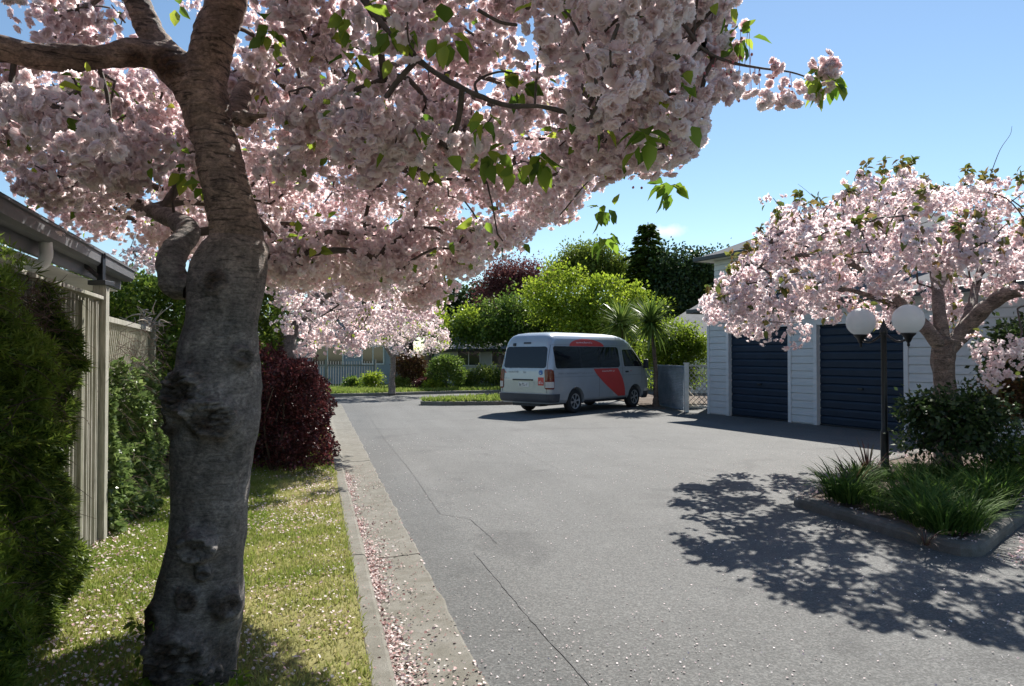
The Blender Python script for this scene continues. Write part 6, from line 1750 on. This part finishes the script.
# distant planting that reads as one mass
n = 26000; ang = rng.uniform(-1.15, 1.15, n); rad_ = 62 + rng.normal(0, 3, n); X_ = np.sin(ang) * rad_; Y_ = np.cos(ang) * rad_
hh = 3.6 + 1.6 * np.sin(ang * 9) + 1.0 * np.sin(ang * 23 + 1) + .7 * np.sin(ang * 51); zz_ = hh * rng.uniform(0, 1, n) ** .6
P_ = np.stack([X_, Y_, zz_ + .05 * rng.normal(size=n)], 1)
far = np_obj('distant_trees', [instance(T_L1, P_, frames_y(rng.normal(0, 1, (n, 3)) + [0, -.3, -.1], 1), .85 * rng.uniform(.6, 1.4, n), rng.uniform(0, 1, n))], M['dark_leaf'])
tag(far, label='distant belt of dark trees behind the houses', cat='trees', kind='stuff')

# ------------------------------------------------------------------ grass, petals, litter
def seg_noise(x, y, s, sd): return fnoise(np.stack([x, y, np.zeros_like(x)], 1), s, sd)
n = 170000
v = 2.2 + 8.2 * rng.uniform(0, 1, n) ** 1.15; u = .275 - 2.25 * rng.uniform(0, 1, n)
x = u * RE.x + v * RD.x; y = u * RE.y + v * RD.y
dry = seg_noise(x, y, .35, 71) * .5 + seg_noise(x, y, 1.3, 72) * .35 + np.where(u > -.45, -.6, .05)
keep = rng.uniform(0, 1, n) < np.clip(.75 + dry * .35, .25, 1)
x, y, u, dry = x[keep], y[keep], u[keep], dry[keep]; n = len(x)
zl = .030 + .012 * np.sin(1.3 * x + .7) * np.sin(.9 * y)
Zv = np.stack([rng.normal(0, .45, n), rng.normal(0, .45, n), np.ones(n)], 1)
rn_ = np.clip(.62 + dry * .30 + rng.normal(0, .16, n), 0, 1)
gr = np_obj('grass', [instance(T_blade(.10, .30), np.stack([x, y, zl], 1), frames(Zv), .036 * rng.uniform(.5, 1.35, n), rn_)], M['grass'])
tag(gr, label='short patchy lawn grass with dry straw patches', cat='grass', kind='stuff')
n = 30000; v = rng.uniform(10.2, 24, n); u = .23 - 2.0 * rng.uniform(0, 1, n) ** 1.3; x = u * RE.x + v * RD.x; y = u * RE.y + v * RD.y
g2_ = np_obj('grass', [instance(T_blade(.12, .3), np.stack([x, y, np.full(n, .035)], 1), frames(np.stack([rng.normal(0, .4, n), rng.normal(0, .4, n), np.ones(n)], 1)), .05 * rng.uniform(.5, 1.3, n), rng.uniform(.4, 1, n))], M['grass'])
tag(g2_, label='shaded lawn grass under the second cherry and maroon hedge', cat='grass', kind='stuff')
def far_tufts(pts, n, label, s=.12):
    pts = np.array(pts); cen = pts.mean(0); P = []
    while len(P) < n:
        q = rng.uniform(pts.min(0), pts.max(0), (2000, 2)); ok = inside(pts, q[:, 0], q[:, 1]); P += list(q[ok])
    P = np.array(P[:n]); o = np_obj('grass', [instance(T_blade(.14, .4), np.column_stack([P, np.full(n, .11)]), frames(np.column_stack([rng.normal(0, .5, (n, 2)), np.ones(n)])), s * rng.uniform(.5, 1.4, n), rng.uniform(.5, 1, n))], M['grass'])
    tag(o, label=label, cat='grass', kind='stuff')
far_tufts(isl, 5000, 'rough grass on the small kerbed island', .15)
far_tufts([(-9, 28.9), (-5.5, 30.1), (-2.5, 31.9), (1.5, 33.3), (1.5, 35.5), (-3, 35), (-9, 34)], 14000, 'mown grass of the far verge', .12)

T_PET = (np.array([(-.3, 0, .02), (0, -.1, 0), (.3, 0, .03), (.38, .5, .10), (0, .8, .04), (-.38, .5, .07)]), np.array([(0, 1, 4, 5), (1, 2, 3, 4)]), np.zeros(6))
def petals(name, x, y, z, s, mat, label, rnd=None):
    n = len(x); Zv = np.column_stack([rng.normal(0, .5, (n, 2)), np.ones(n)])
    o = np_obj(name, [instance(T_PET, np.column_stack([x, y, z]), frames(Zv), s * rng.uniform(.6, 1.3, n), rng.uniform(0, 1, n) if rnd is None else rnd)], mat)
    return tag(o, label=label, cat='petals', kind='stuff')
# lawn: thicker in drifts
n = 30000; v = 2.2 + 8.4 * rng.uniform(0, 1, n); u = .22 - 2.2 * rng.uniform(0, 1, n)
x = u * RE.x + v * RD.x; y = u * RE.y + v * RD.y
dn = seg_noise(x, y, .5, 81) + .8 * seg_noise(x, y, 1.7, 82) + np.where(u < -1.2, .7, 0) + np.where((v < 4.9) & (u < -.7), .9, 0) + np.where(v > 8, .4, 0)
k = rng.uniform(0, 1, n) < np.clip(.17 + .22 * dn, .03, .9)
x, y = x[k], y[k]; petals('fallen_petals', x, y, .052 + .012 * rng.uniform(0, 1, len(x)), .020, M['petal_fallen'], 'white and pink petals scattered over the lawn')
# gutter drift
n = 9000; v = rng.uniform(2.0, 10.5, n); wd = .045 + .022 * np.sin(v * 2.1 + 1) + .02 * np.sin(v * 9) + .055 * np.clip((5.5 - v) / 3, 0, 1)
u = .405 + .02 * np.sin(v * 1.3) + np.abs(rng.normal(0, 1, n)) * wd * np.where(rng.uniform(0, 1, n) < .22, 3.2, 1) - .030; u = np.clip(u, .375, .80); x = u * RE.x + v * RD.x; y = u * RE.y + v * RD.y
k = rng.uniform(0, 1, n) < np.clip(1.0 - (v - 4.5) * .12, .15, 1) * np.clip(.75 + .5 * np.sin(v * 5) * np.sin(v * 1.7), .2, 1)
petals('fallen_petals', x[k], y[k], .010 + .012 * rng.uniform(0, 1, k.sum()), .020, M['petal_red'], 'drift of pink petals lying in the concrete channel')
n = 1500; v = rng.uniform(2, 11, n); u = rng.uniform(.26, .82, n); x = u * RE.x + v * RD.x; y = u * RE.y + v * RD.y
zz2 = np.where(u < .37, .044, .012 + np.clip(u - .6, 0, 1) * .05)
petals('fallen_petals', x[:900], y[:900], zz2[:900], .014, M['petal_red'], 'thin scatter of browned petals on the concrete kerb', rnd=rng.uniform(0, .5, 900))
# road specks
n = 9000; r1_ = 2.6 + 12 * rng.uniform(0, 1, n) ** 1.4; a1_ = rng.uniform(-.25, .75, n); x = r1_ * np.sin(a1_); y = r1_ * np.cos(a1_)
ur = x * RE.x + y * RE.y
k = (ur > .84) & ~inside(bedP, x, y) & (rng.uniform(0, 1, n) < np.clip(.42 + .35 * seg_noise(x, y, .35, 91), .06, 1))
petals('fallen_petals', x[k], y[k], np.full(k.sum(), .006), .013, M['petal_fallen'], 'pale petals speckled over the asphalt drive', rnd=rng.uniform(.4, 1, k.sum()))
# litter in the bed and behind it
n = 5200; x = rng.uniform(3, 8.6, n); y = rng.uniform(6.0, 12.5, n); k = inside(bedP, x, y); ed = rng.uniform(0, 1, n) < .75
x, y = x[k & ed], y[k & ed]; s_ = np.clip(np.hypot(x - cx_, y - cy_) / 3.2, 0, 1)
petals('fallen_petals', x, y, .10 + .08 * (1 - s_) + .02 * rng.uniform(0, 1, len(x)), .024, M['petal_fallen'], 'petals and dead leaves littering the soil of the garden bed', rnd=rng.uniform(0, .9, len(x)) ** 1.3)
n = 2600; t = rng.uniform(0, 1, n); x = 3.68 + (9.2 - 3.68) * t + np.abs(rng.normal(0, .30, n)) + .10; y = 5.95 + (11.8 - 5.95) * t - .10 - np.abs(rng.normal(0, .12, n))
petals('fallen_petals', x, y, np.full(n, .008), .022, M['petal_fallen'], 'drift of petals against the right side of the garden bed kerb', rnd=rng.uniform(0, .9, n))
# petals and crumbs caught on top of the bed kerb
kk = np.array(kl2); i_ = rng.integers(0, len(kk), 420); x = kk[i_, 0] + rng.normal(0, .05, 420); y = kk[i_, 1] + rng.normal(0, .05, 420)
petals('fallen_petals', x, y, np.full(420, .110), .020, M['petal_fallen'], 'petals caught on top of the garden bed kerb', rnd=rng.uniform(0, .9, 420))
